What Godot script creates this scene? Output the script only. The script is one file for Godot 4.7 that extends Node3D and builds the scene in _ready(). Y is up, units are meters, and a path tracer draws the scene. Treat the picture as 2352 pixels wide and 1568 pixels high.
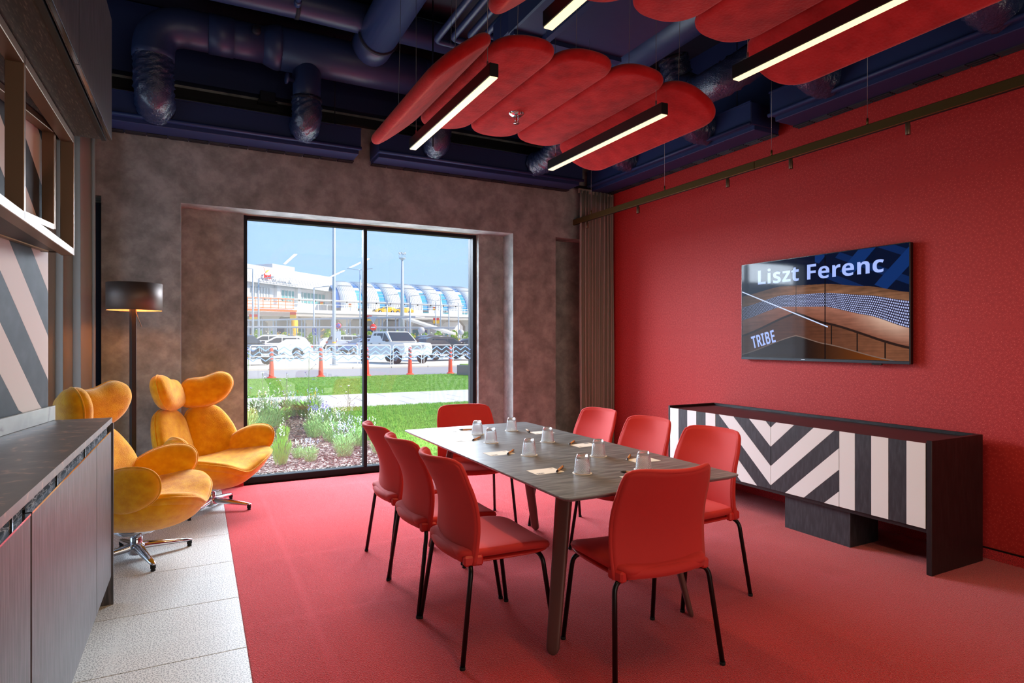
extends Node3D
# A meeting room with a red carpet and wall, a plaster window wall, a table for eight and a view of an airport forecourt.
# World: camera foot at the origin, x runs along the window wall, -z towards the window.

const CAM_H := 1.35
const YAW := 27.3            # degrees the view turns right of -z
const FOCAL := 1400.0        # in pixels of a 2352 x 1568 frame
var mats := {}
var taken := {}
var boxes := {}
var rng := RandomNumberGenerator.new()

func _ready():
	rng.seed = 20240611
	view_and_light()
	make_materials()
	room_shell()
	window_and_curtains()
	ceiling_services()
	ceiling_panels()
	kitchenette()
	sideboard_and_screen()
	meeting_table()
	meeting_chairs()
	lounge_chairs()
	floor_lamp()
	garden()
	forecourt()
	terminal()

# ---------------------------------------------------------------- camera, sky, sun, window light, exposure
func view_and_light():
	var cam := Camera3D.new(); cam.name = "camera"; add_child(cam)
	cam.position = Vector3(0, CAM_H, 0)
	cam.rotation_degrees = Vector3(0, -YAW, 0)
	cam.fov = rad_to_deg(2.0 * atan(784.0 / FOCAL))
	cam.near = 0.05; cam.far = 600.0; cam.current = true
	var env := Environment.new()
	env.background_mode = Environment.BG_SKY
	var sm := ProceduralSkyMaterial.new()
	sm.sky_top_color = Color(0.58, 0.76, 0.99)
	sm.sky_horizon_color = Color(0.71, 0.835, 1.0)
	sm.sky_curve = 0.16
	sm.ground_bottom_color = Color(0.5, 0.5, 0.48)
	sm.ground_horizon_color = Color(0.84, 0.90, 0.95)
	sm.sun_angle_max = 4.0
	sm.sky_energy_multiplier = 1.05
	var sky := Sky.new(); sky.sky_material = sm
	env.sky = sky
	env.tonemap_mode = Environment.TONE_MAPPER_LINEAR
	env.tonemap_exposure = 1.2
	env.sdfgi_enabled = true; env.ssao_enabled = true; env.ssil_enabled = true
	var we := WorldEnvironment.new(); we.name = "world_environment"; we.environment = env; add_child(we)
	var sun := DirectionalLight3D.new(); sun.name = "sun"; add_child(sun)
	sun.look_at_from_position(Vector3.ZERO, Vector3(-0.66, -0.66, -0.34), Vector3.UP)
	sun.light_color = Color(1.0, 0.955, 0.88); sun.light_energy = 2.0
	sun.light_angular_distance = 0.6; sun.shadow_enabled = true
	# daylight that the window lets in
	var day := AreaLight3D.new(); day.name = "window_daylight"; add_child(day)
	day.area_size = Vector2(2.32, 2.42); day.area_normalize_energy = false
	day.position = Vector3(1.585, 1.30, -6.22); day.rotation_degrees = Vector3(0, 180, 0)
	day.light_color = Color(0.86, 0.93, 1.0); day.light_energy = 0.9
	day.area_range = 14.0; day.area_attenuation = 2.0; day.shadow_enabled = true
	# added area light, far stronger than the sky, shining in under the window's head
	var added_sky_light := AreaLight3D.new(); added_sky_light.name = "added_sky_light"; add_child(added_sky_light)
	added_sky_light.area_size = Vector2(9.0, 3.2); added_sky_light.area_normalize_energy = false
	added_sky_light.position = Vector3(1.2, 4.15, -8.6); added_sky_light.rotation_degrees = Vector3(-8, 180, 0)
	added_sky_light.light_color = Color(0.88, 0.94, 1.0); added_sky_light.light_energy = 12.5
	added_sky_light.area_range = 20.0; added_sky_light.area_attenuation = 2.0; added_sky_light.shadow_enabled = true
	# daylight through the side window behind the slanted wall
	var west := AreaLight3D.new(); west.name = "side_window_daylight"; add_child(west)
	west.area_size = Vector2(1.36, 2.40); west.area_normalize_energy = false
	west.position = Vector3(-1.965, 1.30, -4.90); west.rotation_degrees = Vector3(0, -90, 0)
	west.light_color = Color(0.80, 0.90, 1.0); west.light_energy = 0.4
	west.area_range = 14.0; west.area_attenuation = 2.0; west.shadow_enabled = true
	# added fill light behind the camera that lifts the plaster wall
	var added_fill := AreaLight3D.new(); added_fill.name = "added_fill_light"; add_child(added_fill)
	added_fill.area_size = Vector2(3.7, 2.5); added_fill.area_normalize_energy = false
	added_fill.position = Vector3(1.85, 1.35, 2.55)
	added_fill.light_color = Color(1.0, 0.95, 0.88); added_fill.light_energy = 0.55
	added_fill.area_range = 16.0; added_fill.area_attenuation = 2.0; added_fill.shadow_enabled = true

# ---------------------------------------------------------------- naming
func numbered(n: String) -> String:
	if not taken.has(n):
		taken[n] = 0
		return n
	taken[n] += 1
	return "%s_%03d" % [n, taken[n]]

func tag(o: Node, label: String, category: String, group := "", kind := ""):
	o.set_meta("label", label); o.set_meta("category", category)
	if group != "": o.set_meta("group", group)
	if kind != "": o.set_meta("kind", kind)

func thing(called: String, label: String, category: String, at := Vector3.ZERO, turn := 0.0, group := "") -> Node3D:
	var o := Node3D.new(); o.name = numbered(called); add_child(o)
	o.position = at; o.rotation_degrees.y = turn
	tag(o, label, category, group)
	return o

func part(called: String, mesh: Mesh, m: Material, parent: Node3D, at := Vector3.ZERO, rot := Vector3.ZERO) -> MeshInstance3D:
	var o := MeshInstance3D.new(); o.name = called; o.mesh = mesh; o.material_override = m
	parent.add_child(o, true)
	o.position = at; o.rotation_degrees = rot
	o.cast_shadow = GeometryInstance3D.SHADOW_CASTING_SETTING_ON
	return o

func solo(called: String, mesh: Mesh, m: Material, label: String, category: String, at := Vector3.ZERO, rot := Vector3.ZERO, group := "") -> MeshInstance3D:
	var o := part(numbered(called), mesh, m, self, at, rot)
	tag(o, label, category, group)
	return o

func structure(called: String, mesh: Mesh, m: Material, at := Vector3.ZERO, rot := Vector3.ZERO) -> MeshInstance3D:
	var o := part(numbered(called), mesh, m, self, at, rot)
	o.set_meta("kind", "structure")
	return o

func copy_of(o: Node3D, at: Vector3, turn: float, label := "", group := "") -> Node3D:
	var base := String(o.name)
	if base.length() > 4 and base.substr(base.length() - 4, 1) == "_" and base.substr(base.length() - 3).is_valid_int():
		base = base.substr(0, base.length() - 4)
	var c: Node3D = o.duplicate(); c.name = numbered(base); add_child(c)
	c.position = at; c.rotation_degrees.y = turn
	if label != "": c.set_meta("label", label)
	if group != "": c.set_meta("group", group)
	return c

# ---------------------------------------------------------------- mesh helpers
func new_st(flat := false) -> SurfaceTool:
	var st := SurfaceTool.new(); st.begin(Mesh.PRIMITIVE_TRIANGLES)
	st.set_smooth_group(-1 if flat else 0)
	return st

func done(st: SurfaceTool) -> ArrayMesh:
	st.generate_normals()
	return st.commit()

# a, b, c, d counter-clockwise seen from outside
func quad(st: SurfaceTool, a: Vector3, b: Vector3, c: Vector3, d: Vector3):
	for v in [a, c, b, a, d, c]: st.add_vertex(v)

func tri(st: SurfaceTool, a: Vector3, b: Vector3, c: Vector3):
	for v in [a, c, b]: st.add_vertex(v)

func add_box(st: SurfaceTool, c: Vector3, s: Vector3, basis := Basis.IDENTITY):
	var h := s / 2.0
	var p := []
	for i in 8:
		p.append(c + basis * Vector3(h.x * (1 if i & 1 else -1), h.y * (1 if i & 2 else -1), h.z * (1 if i & 4 else -1)))
	quad(st, p[4], p[5], p[7], p[6]); quad(st, p[1], p[0], p[2], p[3])
	quad(st, p[5], p[1], p[3], p[7]); quad(st, p[0], p[4], p[6], p[2])
	quad(st, p[6], p[7], p[3], p[2]); quad(st, p[0], p[1], p[5], p[4])

func box_mesh(s: Vector3, bevel := 0.0) -> Mesh:
	var key := "%.4f %.4f %.4f %.4f" % [s.x, s.y, s.z, bevel]
	if boxes.has(key): return boxes[key]
	var st := new_st(true)
	if bevel <= 0.0:
		add_box(st, Vector3.ZERO, s)
	else:
		var h := s / 2.0
		var b: float = minf(bevel, minf(h.x, minf(h.y, h.z)) * 0.9)
		var pt := func(sx, sy, sz, axis):
			var v := Vector3(sx * (h.x - b), sy * (h.y - b), sz * (h.z - b))
			v[axis] = [sx * h.x, sy * h.y, sz * h.z][axis]
			return v
		for axis in 3:
			var u := (axis + 1) % 3
			var w := (axis + 2) % 3
			for sg in [-1, 1]:
				var q := []
				for k in [[-1, -1], [1, -1], [1, 1], [-1, 1]]:
					var sv := [0, 0, 0]
					sv[axis] = sg; sv[u] = k[0]; sv[w] = k[1]
					q.append(pt.call(sv[0], sv[1], sv[2], axis))
				if sg > 0: quad(st, q[0], q[1], q[2], q[3])
				else: quad(st, q[3], q[2], q[1], q[0])
			for su in [-1, 1]:
				for sw in [-1, 1]:
					var s0 := [0, 0, 0]; var s1 := [0, 0, 0]
					s0[axis] = -1; s1[axis] = 1
					s0[u] = su; s1[u] = su; s0[w] = sw; s1[w] = sw
					var a: Vector3 = pt.call(s0[0], s0[1], s0[2], u)
					var b2: Vector3 = pt.call(s1[0], s1[1], s1[2], u)
					var c: Vector3 = pt.call(s1[0], s1[1], s1[2], w)
					var d: Vector3 = pt.call(s0[0], s0[1], s0[2], w)
					if su * sw > 0: quad(st, a, d, c, b2)
					else: quad(st, a, b2, c, d)
		for sx in [-1, 1]:
			for sy in [-1, 1]:
				for sz in [-1, 1]:
					var a: Vector3 = pt.call(sx, sy, sz, 0)
					var b3: Vector3 = pt.call(sx, sy, sz, 1)
					var c: Vector3 = pt.call(sx, sy, sz, 2)
					if sx * sy * sz > 0: tri(st, a, b3, c)
					else: tri(st, a, c, b3)
	var m := done(st)
	boxes[key] = m
	return m

# rows of points -> smooth surface; u runs along a row, v from row to row
func add_grid(st: SurfaceTool, rows: Array, close_u := false, close_v := false, flip := false):
	var nv := rows.size()
	var nu: int = rows[0].size()
	for j in (nv if close_v else nv - 1):
		for i in (nu if close_u else nu - 1):
			var a: Vector3 = rows[j][i]
			var b: Vector3 = rows[j][(i + 1) % nu]
			var c: Vector3 = rows[(j + 1) % nv][(i + 1) % nu]
			var d: Vector3 = rows[(j + 1) % nv][i]
			if flip: quad(st, a, d, c, b)
			else: quad(st, a, b, c, d)

func add_tube(st: SurfaceTool, pts: Array, r, seg := 10, caps := true, wobble := 0.0):
	var n := pts.size()
	var rows := []
	var side := Vector3.ZERO
	for i in n:
		var t: Vector3 = (pts[mini(i + 1, n - 1)] - pts[maxi(i - 1, 0)]).normalized()
		if i == 0:
			side = t.cross(Vector3.UP if absf(t.y) < 0.9 else Vector3.RIGHT).normalized()
		else:
			side = (side - t * side.dot(t)).normalized()
		var up := t.cross(side)
		var rad: float = r[i] if r is Array else r
		var row := []
		for k in seg:
			var a := TAU * k / seg
			var rr := rad
			if wobble > 0.0: rr = rad * (1.0 + wobble * (sin(a * 5.0 + i * 1.7) * 0.5 + sin(a * 9.0 - i * 2.3) * 0.3 + rng.randf_range(-0.6, 0.6)))
			row.append(pts[i] + (side * cos(a) + up * sin(a)) * rr)
		rows.append(row)
	add_grid(st, rows, true)
	if caps:
		for e in [0, n - 1]:
			var c: Vector3 = pts[e]
			for k in seg:
				if e == 0: tri(st, c, rows[0][(k + 1) % seg], rows[0][k])
				else: tri(st, c, rows[e][k], rows[e][(k + 1) % seg])

func tube_mesh(pts: Array, r, seg := 10, caps := true, wobble := 0.0) -> ArrayMesh:
	var st := new_st()
	add_tube(st, pts, r, seg, caps, wobble)
	return done(st)

# points along a path with rounded corners
func rounded_path(pts: Array, radius: float, steps := 5) -> Array:
	var out := [pts[0]]
	for i in range(1, pts.size() - 1):
		var p: Vector3 = pts[i]
		var a: Vector3 = p + (pts[i - 1] - p).normalized() * radius
		var b: Vector3 = p + (pts[i + 1] - p).normalized() * radius
		for k in steps + 1:
			var t := float(k) / steps
			out.append(a.lerp(p, t).lerp(p.lerp(b, t), t))
	out.append(pts[-1])
	return out

func add_lathe(st: SurfaceTool, prof: Array, seg := 32, at := Vector3.ZERO):
	var rows := []
	for p in prof:
		var row := []
		for k in seg:
			var a := TAU * k / seg
			row.append(at + Vector3(cos(a) * p.x, p.y, -sin(a) * p.x))
		rows.append(row)
	add_grid(st, rows, true)

func lathe_mesh(prof: Array, seg := 32) -> ArrayMesh:
	var st := new_st()
	add_lathe(st, prof, seg)
	return done(st)

# polygon in x, y (counter-clockwise) pushed from z0 to z1
func add_prism(st: SurfaceTool, poly: Array, z0: float, z1: float):
	var pv := PackedVector2Array(poly)
	var idx := Geometry2D.triangulate_polygon(pv)
	for k in range(0, idx.size(), 3):
		var a := pv[idx[k]]; var b := pv[idx[k + 1]]; var c := pv[idx[k + 2]]
		if (b - a).cross(c - a) < 0:
			var s := b; b = c; c = s
		tri(st, Vector3(a.x, a.y, z1), Vector3(b.x, b.y, z1), Vector3(c.x, c.y, z1))
		tri(st, Vector3(a.x, a.y, z0), Vector3(c.x, c.y, z0), Vector3(b.x, b.y, z0))
	var n := pv.size()
	for k in n:
		var a := pv[k]; var b := pv[(k + 1) % n]
		quad(st, Vector3(a.x, a.y, z0), Vector3(b.x, b.y, z0), Vector3(b.x, b.y, z1), Vector3(a.x, a.y, z1))

func prism_mesh(poly: Array, z0: float, z1: float) -> ArrayMesh:
	var st := new_st(true)
	add_prism(st, poly, z0, z1)
	return done(st)

# rounded rectangle outline, counter-clockwise
func round_rect(w: float, h: float, r: float, steps := 6) -> Array:
	var out := []
	for c in [[w / 2 - r, h / 2 - r, 0.0], [-w / 2 + r, h / 2 - r, PI / 2], [-w / 2 + r, -h / 2 + r, PI], [w / 2 - r, -h / 2 + r, PI * 1.5]]:
		for k in steps + 1:
			var a: float = c[2] + PI / 2 * k / steps
			out.append(Vector2(c[0] + cos(a) * r, c[1] + sin(a) * r))
	return out

# a cushion: outline in x, y; swells to thick / 2 on each side of z = 0; bend maps a point to its place
func add_pillow(st: SurfaceTool, outline: Array, thick: float, power: float, bend: Callable, rings := 8, centre := Vector2.ZERO, back := 1.0):
	var n := outline.size()
	var rows := []
	for side in [1, -1]:
		var list := range(0, rings + 1) if side > 0 else range(rings - 1, -1, -1)
		for j in list:
			var t := sin(PI / 2 * j / rings) if j < rings else 1.0
			var h: float = thick / 2 * pow(maxf(0.0, 1.0 - pow(t, power)), 1.0 / power) * side
			if side < 0: h *= back
			var row := []
			for k in n:
				var p: Vector2 = centre + (outline[k] - centre) * maxf(t, 0.002)
				row.append(bend.call(Vector3(p.x, p.y, h)))
			rows.append(row)
	add_grid(st, rows, true, false, true)

func pillow_mesh(outline: Array, thick: float, power: float, bend: Callable, rings := 8, centre := Vector2.ZERO, back := 1.0) -> ArrayMesh:
	var st := new_st()
	add_pillow(st, outline, thick, power, bend, rings, centre, back)
	return done(st)

func keep(p: Vector3) -> Vector3:
	return p

# smooth closed curve through control points
func smooth_outline(ctrl: Array, per := 6) -> Array:
	var n := ctrl.size()
	var out := []
	for i in n:
		for k in per:
			out.append(ctrl[i].cubic_interpolate(ctrl[(i + 1) % n], ctrl[(i - 1 + n) % n], ctrl[(i + 2) % n], float(k) / per))
	return out

# a sheet f(u, v) of some thickness with rims; u, v in 0..1
func sheet_mesh(f: Callable, nu: int, nv: int, thick: float) -> ArrayMesh:
	var front := []
	var rear := []
	for j in nv + 1:
		var a := []
		var b := []
		for i in nu + 1:
			var u := float(i) / nu
			var v := float(j) / nv
			var p: Vector3 = f.call(u, v)
			var du: Vector3 = f.call(minf(u + 0.01, 1.0), v) - f.call(maxf(u - 0.01, 0.0), v)
			var dv: Vector3 = f.call(u, minf(v + 0.01, 1.0)) - f.call(u, maxf(v - 0.01, 0.0))
			var n := du.cross(dv).normalized()
			a.append(p + n * thick / 2); b.append(p - n * thick / 2)
		front.append(a); rear.append(b)
	var st := new_st()
	add_grid(st, front); add_grid(st, rear, false, false, true)
	for j in nv:
		quad(st, front[j][nu], rear[j][nu], rear[j + 1][nu], front[j + 1][nu])
		quad(st, rear[j][0], front[j][0], front[j + 1][0], rear[j + 1][0])
	for i in nu:
		quad(st, rear[0][i], rear[0][i + 1], front[0][i + 1], front[0][i])
		quad(st, front[nv][i], front[nv][i + 1], rear[nv][i + 1], rear[nv][i])
	return done(st)

func text_mesh(words: String, size: float, depth := 0.002, bold := true) -> TextMesh:
	var f := SystemFont.new(); f.font_names = PackedStringArray(["Droid Sans"])
	f.font_weight = 700 if bold else 400
	var t := TextMesh.new(); t.text = words; t.font = f; t.font_size = 64
	t.pixel_size = size / 46.0; t.depth = depth
	t.curve_step = 2.0
	return t

# the point that lies depth metres in front of the camera at a column of the picture, at a height
func spot(px: float, depth: float, y := 0.0) -> Vector3:
	var cx := (px - 1176.0) / FOCAL * depth
	var c := cos(deg_to_rad(YAW)); var s := sin(deg_to_rad(YAW))
	return Vector3(depth * s + cx * c, y, -depth * c + cx * s)

# ---------------------------------------------------------------- materials
func noise_tex(type: int, freq: float, octaves: int, ramp: Array, size := 512, seed_ := 1, normal := false, bump := 8.0, cell_return := -1) -> NoiseTexture2D:
	var n := FastNoiseLite.new(); n.noise_type = type; n.frequency = freq; n.seed = seed_
	if octaves > 1:
		n.fractal_type = FastNoiseLite.FRACTAL_FBM; n.fractal_octaves = octaves
	else:
		n.fractal_type = FastNoiseLite.FRACTAL_NONE
	if cell_return >= 0: n.cellular_return_type = cell_return
	var t := NoiseTexture2D.new(); t.noise = n; t.width = size; t.height = size; t.seamless = true
	t.as_normal_map = normal; t.bump_strength = bump
	if ramp.size() > 0:
		var g := Gradient.new()
		var off := PackedFloat32Array(); var col := PackedColorArray()
		for r in ramp:
			off.append(r[0]); col.append(r[1])
		g.offsets = off; g.colors = col
		t.color_ramp = g
	return t

func mat(key: String, col: Color, rough := 0.6, metal := 0.0) -> StandardMaterial3D:
	if mats.has(key): return mats[key]
	var m := StandardMaterial3D.new()
	m.resource_name = key
	m.albedo_color = col; m.roughness = rough; m.metallic = metal
	mats[key] = m
	return m

func tri_tex(m: StandardMaterial3D, tex: Texture2D, scale: Vector3, world := true):
	m.albedo_texture = tex
	m.uv1_triplanar = true; m.uv1_world_triplanar = world; m.uv1_scale = scale

func relief(m: StandardMaterial3D, tex: Texture2D, strength: float):
	m.normal_enabled = true; m.normal_texture = tex; m.normal_scale = strength

func glow(key: String, col: Color, energy: float) -> StandardMaterial3D:
	var m := mat(key, Color(0.9, 0.9, 0.9), 0.5)
	m.emission_enabled = true; m.emission = col; m.emission_energy_multiplier = energy
	return m

func make_materials():
	var S := FastNoiseLite.TYPE_SIMPLEX_SMOOTH
	var C := FastNoiseLite.TYPE_CELLULAR
	var fine_bump := noise_tex(S, 0.12, 3, [], 512, 11, true, 6.0)
	var pile_bump := noise_tex(C, 0.38, 1, [], 512, 12, true, 7.0)
	var m: StandardMaterial3D
	# carpet
	m = mat("carpet", Color(1, 1, 1), 0.95)
	tri_tex(m, noise_tex(S, 0.09, 5, [[0.0, Color(0.64, 0.11, 0.13)], [0.45, Color(0.77, 0.155, 0.185)], [0.62, Color(0.82, 0.19, 0.215)], [1.0, Color(0.88, 0.30, 0.30)]], 1024, 3), Vector3(1.1, 1.1, 1.1))
	relief(m, pile_bump, 0.55)
	m.rim_enabled = true; m.rim = 0.6; m.rim_tint = 0.4
	m.metallic_specular = 0.2
	# terrazzo tile
	m = mat("terrazzo", Color(1, 1, 1), 0.45)
	tri_tex(m, noise_tex(C, 0.085, 1, [[0.0, Color(0.25, 0.25, 0.26)], [0.13, Color(0.42, 0.41, 0.41)], [0.24, Color(0.76, 0.75, 0.73)], [0.6, Color(0.84, 0.83, 0.81)], [1.0, Color(0.80, 0.78, 0.76)]], 1024, 5), Vector3(1.4, 1.4, 1.4))
	mat("tile_joint", Color(0.45, 0.38, 0.33), 0.9)
	# plaster
	m = mat("plaster", Color(1, 1, 1), 0.8)
	var pt := noise_tex(S, 0.008, 7, [[0.0, Color(0.46, 0.475, 0.465)], [0.38, Color(0.55, 0.565, 0.555)], [0.52, Color(0.585, 0.60, 0.59)], [0.64, Color(0.62, 0.635, 0.625)], [1.0, Color(0.70, 0.715, 0.705)]], 1024, 7)
	(pt.noise as FastNoiseLite).fractal_gain = 0.64
	(pt.noise as FastNoiseLite).domain_warp_enabled = true
	(pt.noise as FastNoiseLite).domain_warp_amplitude = 22.0; (pt.noise as FastNoiseLite).domain_warp_frequency = 0.012
	tri_tex(m, pt, Vector3(0.45, 0.45, 0.45))
	relief(m, noise_tex(S, 0.02, 5, [], 512, 8, true, 3.0), 0.15)
	# red wall covering with pale flecks
	m = mat("wall_red", Color(1, 1, 1), 0.62)
	tri_tex(m, noise_tex(C, 0.055, 1, [[0.0, Color(0.95, 0.60, 0.54)], [0.045, Color(0.88, 0.40, 0.37)], [0.10, Color(0.73, 0.155, 0.145)], [0.5, Color(0.71, 0.14, 0.13)], [1.0, Color(0.66, 0.115, 0.11)]], 1024, 9), Vector3(1.0, 1.0, 1.0))
	relief(m, pile_bump, 0.10)
	mat("navy", Color(0.10, 0.17, 0.36), 0.55)
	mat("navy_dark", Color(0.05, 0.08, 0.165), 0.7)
	m = mat("navy_duct", Color(0.16, 0.22, 0.38), 0.42)
	relief(m, noise_tex(S, 0.01, 4, [], 512, 18, true, 3.0), 0.12); m.uv1_triplanar = true
	m = mat("navy_flex", Color(0.15, 0.20, 0.34), 0.28)
	m.metallic_specular = 0.8
	relief(m, noise_tex(S, 0.03, 4, [], 512, 19, true, 12.0), 0.8); m.uv1_triplanar = true; m.uv1_scale = Vector3(3, 9, 3)
	mat("black_steel", Color(0.035, 0.035, 0.04), 0.42)
	mat("grille", Color(0.03, 0.035, 0.05), 0.5)
	mat("grille_bar", Color(0.30, 0.31, 0.34), 0.35, 0.6)
	mat("cable", Color(0.55, 0.55, 0.56), 0.35, 0.8)
	# felt panels
	m = mat("felt_red", Color(1, 1, 1), 0.95)
	tri_tex(m, noise_tex(S, 0.008, 5, [[0.0, Color(0.60, 0.09, 0.10)], [0.45, Color(0.72, 0.13, 0.14)], [0.7, Color(0.76, 0.16, 0.165)], [1.0, Color(0.80, 0.19, 0.19)]], 1024, 21), Vector3(0.8, 0.8, 0.8))
	relief(m, fine_bump, 0.12)
	m.rim_enabled = true; m.rim = 0.3; m.rim_tint = 0.7; m.metallic_specular = 0.1
	# upholstery of the meeting chairs
	m = mat("chair_red", Color(0.78, 0.165, 0.15), 0.8)
	relief(m, noise_tex(C, 0.35, 1, [], 256, 23, true, 5.0), 0.07); m.uv1_triplanar = true; m.uv1_scale = Vector3(5, 5, 5)
	m.rim_enabled = true; m.rim = 0.35; m.rim_tint = 0.4
	mat("chair_shell", Color(0.78, 0.165, 0.15), 0.5)
	mat("chair_leg", Color(0.03, 0.025, 0.03), 0.35, 0.3)
	# plush
	m = mat("plush", Color(1, 1, 1), 0.9)
	tri_tex(m, noise_tex(S, 0.010, 5, [[0.0, Color(0.80, 0.50, 0.025)], [0.4, Color(0.87, 0.58, 0.04)], [0.6, Color(0.90, 0.63, 0.06)], [1.0, Color(0.94, 0.71, 0.13)]], 1024, 25), Vector3(1.2, 1.2, 1.2), false)
	relief(m, noise_tex(S, 0.14, 4, [], 512, 26, true, 8.0), 0.16)
	m.rim_enabled = true; m.rim = 0.7; m.rim_tint = 0.6; m.metallic_specular = 0.15
	mat("chrome", Color(0.80, 0.80, 0.82), 0.12, 1.0)
	mat("rubber", Color(0.03, 0.03, 0.03), 0.8)
	# woods and stone
	m = mat("wood_dark", Color(1, 1, 1), 0.42)
	tri_tex(m, noise_tex(S, 0.012, 5, [[0.0, Color(0.19, 0.175, 0.18)], [0.45, Color(0.27, 0.25, 0.255)], [0.6, Color(0.32, 0.295, 0.30)], [1.0, Color(0.40, 0.37, 0.375)]], 1024, 31), Vector3(5.0, 0.35, 5.0))
	relief(m, noise_tex(S, 0.03, 3, [], 512, 32, true, 4.0), 0.15)
	m = mat("wood_soffit", Color(1, 1, 1), 0.5)
	tri_tex(m, noise_tex(S, 0.02, 5, [[0.0, Color(0.10, 0.09, 0.08)], [0.55, Color(0.16, 0.14, 0.125)], [0.72, Color(0.30, 0.27, 0.24)], [1.0, Color(0.55, 0.50, 0.45)]], 1024, 33), Vector3(6.0, 6.0, 0.7))
	m = mat("wood_zebra", Color(1, 1, 1), 0.4)
	tri_tex(m, noise_tex(S, 0.006, 2, [[0.0, Color(0.05, 0.05, 0.055)], [0.40, Color(0.06, 0.06, 0.065)], [0.46, Color(0.62, 0.62, 0.63)], [0.50, Color(0.07, 0.07, 0.075)], [0.57, Color(0.6, 0.6, 0.61)], [0.61, Color(0.06, 0.06, 0.065)], [1.0, Color(0.05, 0.05, 0.055)]], 1024, 35), Vector3(6.0, 6.0, 1.3))
	m.roughness = 0.75; m.metallic_specular = 0.2
	m = mat("wood_stripe", Color(1, 1, 1), 0.5)
	tri_tex(m, noise_tex(S, 0.015, 5, [[0.0, Color(0.13, 0.13, 0.145)], [0.5, Color(0.175, 0.175, 0.195)], [1.0, Color(0.24, 0.24, 0.265)]], 512, 36), Vector3(5.0, 1.0, 5.0))
	m = mat("wood_case", Color(1, 1, 1), 0.42)
	tri_tex(m, noise_tex(S, 0.02, 5, [[0.0, Color(0.055, 0.04, 0.045)], [0.5, Color(0.095, 0.07, 0.075)], [1.0, Color(0.15, 0.115, 0.12)]], 512, 37), Vector3(4.0, 0.5, 4.0))
	mat("lacquer_cream", Color(0.90, 0.895, 0.885), 0.4)
	m = mat("stone_dark", Color(1, 1, 1), 0.38)
	var veins := FastNoiseLite.new(); veins.noise_type = S; veins.frequency = 0.0045; veins.seed = 41
	veins.fractal_type = FastNoiseLite.FRACTAL_RIDGED; veins.fractal_octaves = 4
	var vt := NoiseTexture2D.new(); vt.noise = veins; vt.width = 1024; vt.height = 1024; vt.seamless = true
	var vg := Gradient.new()
	vg.offsets = PackedFloat32Array([0.0, 0.5, 0.74, 0.80, 1.0])
	vg.colors = PackedColorArray([Color(0.34, 0.325, 0.32), Color(0.40, 0.385, 0.38), Color(0.42, 0.40, 0.39), Color(0.56, 0.46, 0.42), Color(0.64, 0.54, 0.50)])
	vt.color_ramp = vg
	tri_tex(m, vt, Vector3(1.1, 1.1, 1.1))
	m = mat("stone_pale", Color(1, 1, 1), 0.4)
	var vt2 := NoiseTexture2D.new(); vt2.noise = veins; vt2.width = 512; vt2.height = 512; vt2.seamless = true
	var vg2 := Gradient.new()
	vg2.offsets = PackedFloat32Array([0.0, 0.65, 0.80, 1.0])
	vg2.colors = PackedColorArray([Color(0.55, 0.54, 0.50), Color(0.62, 0.61, 0.57), Color(0.58, 0.56, 0.52), Color(0.33, 0.30, 0.28)])
	vt2.color_ramp = vg2
	tri_tex(m, vt2, Vector3(1.3, 1.3, 1.3))
	m = mat("table_stone", Color(1, 1, 1), 0.34)
	tri_tex(m, noise_tex(S, 0.012, 6, [[0.0, Color(0.34, 0.35, 0.36)], [0.42, Color(0.41, 0.42, 0.43)], [0.55, Color(0.46, 0.47, 0.48)], [1.0, Color(0.56, 0.57, 0.58)]], 1024, 43), Vector3(0.35, 1.0, 2.6))
	m = mat("table_leg", Color(0.42, 0.29, 0.27), 0.42, 0.3)
	m = mat("stripe_dark", Color(1, 1, 1), 0.35)
	tri_tex(m, noise_tex(S, 0.01, 4, [[0.0, Color(0.20, 0.205, 0.21)], [0.5, Color(0.24, 0.245, 0.25)], [1.0, Color(0.31, 0.315, 0.32)]], 512, 45), Vector3(1, 1, 1))
	m.roughness = 0.6; m.metallic_specular = 0.3
	mat("stripe_pale", Color(0.80, 0.735, 0.69), 0.6).metallic_specular = 0.3
	mat("bronze", Color(0.50, 0.41, 0.33), 0.4, 0.6)
	mat("bronze_dark", Color(0.16, 0.12, 0.09), 0.45, 0.6)
	mat("brass_rail", Color(0.44, 0.35, 0.20), 0.40, 0.8)
	mat("frame_steel", Color(0.13, 0.14, 0.16), 0.6).metallic_specular = 0.25
	m = mat("glass", Color(0.85, 0.95, 0.95, 0.05), 0.0)
	m.transparency = BaseMaterial3D.TRANSPARENCY_ALPHA
	m = mat("film", Color(0.64, 0.75, 0.88), 0.8)
	m.backlight_enabled = true; m.backlight = Color(0.66, 0.76, 0.88)
	m = mat("curtain", Color(0.60, 0.56, 0.52), 0.85)
	relief(m, fine_bump, 0.2); m.uv1_triplanar = true; m.uv1_scale = Vector3(3, 3, 3)
	m.rim_enabled = true; m.rim = 0.25
	m = mat("tumbler", Color(0.99, 1.0, 1.0, 0.12), 0.02)
	m.transparency = BaseMaterial3D.TRANSPARENCY_ALPHA
	m.refraction_enabled = true; m.refraction_scale = 0.05
	mat("paper", Color(0.90, 0.88, 0.85), 0.8)
	mat("ink", Color(0.30, 0.30, 0.32), 0.7)
	mat("kraft", Color(0.80, 0.55, 0.31), 0.6)
	mat("pen_black", Color(0.04, 0.04, 0.05), 0.4)
	m = mat("lamp_shade", Color(0.42, 0.36, 0.33), 0.52, 0.7)
	mat("shade_lining", Color(0.92, 0.84, 0.72), 0.6)
	mat("lamp_pole", Color(0.20, 0.19, 0.19), 0.4, 0.3)
	mat("tv_black", Color(0.02, 0.022, 0.026), 0.25)
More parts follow.
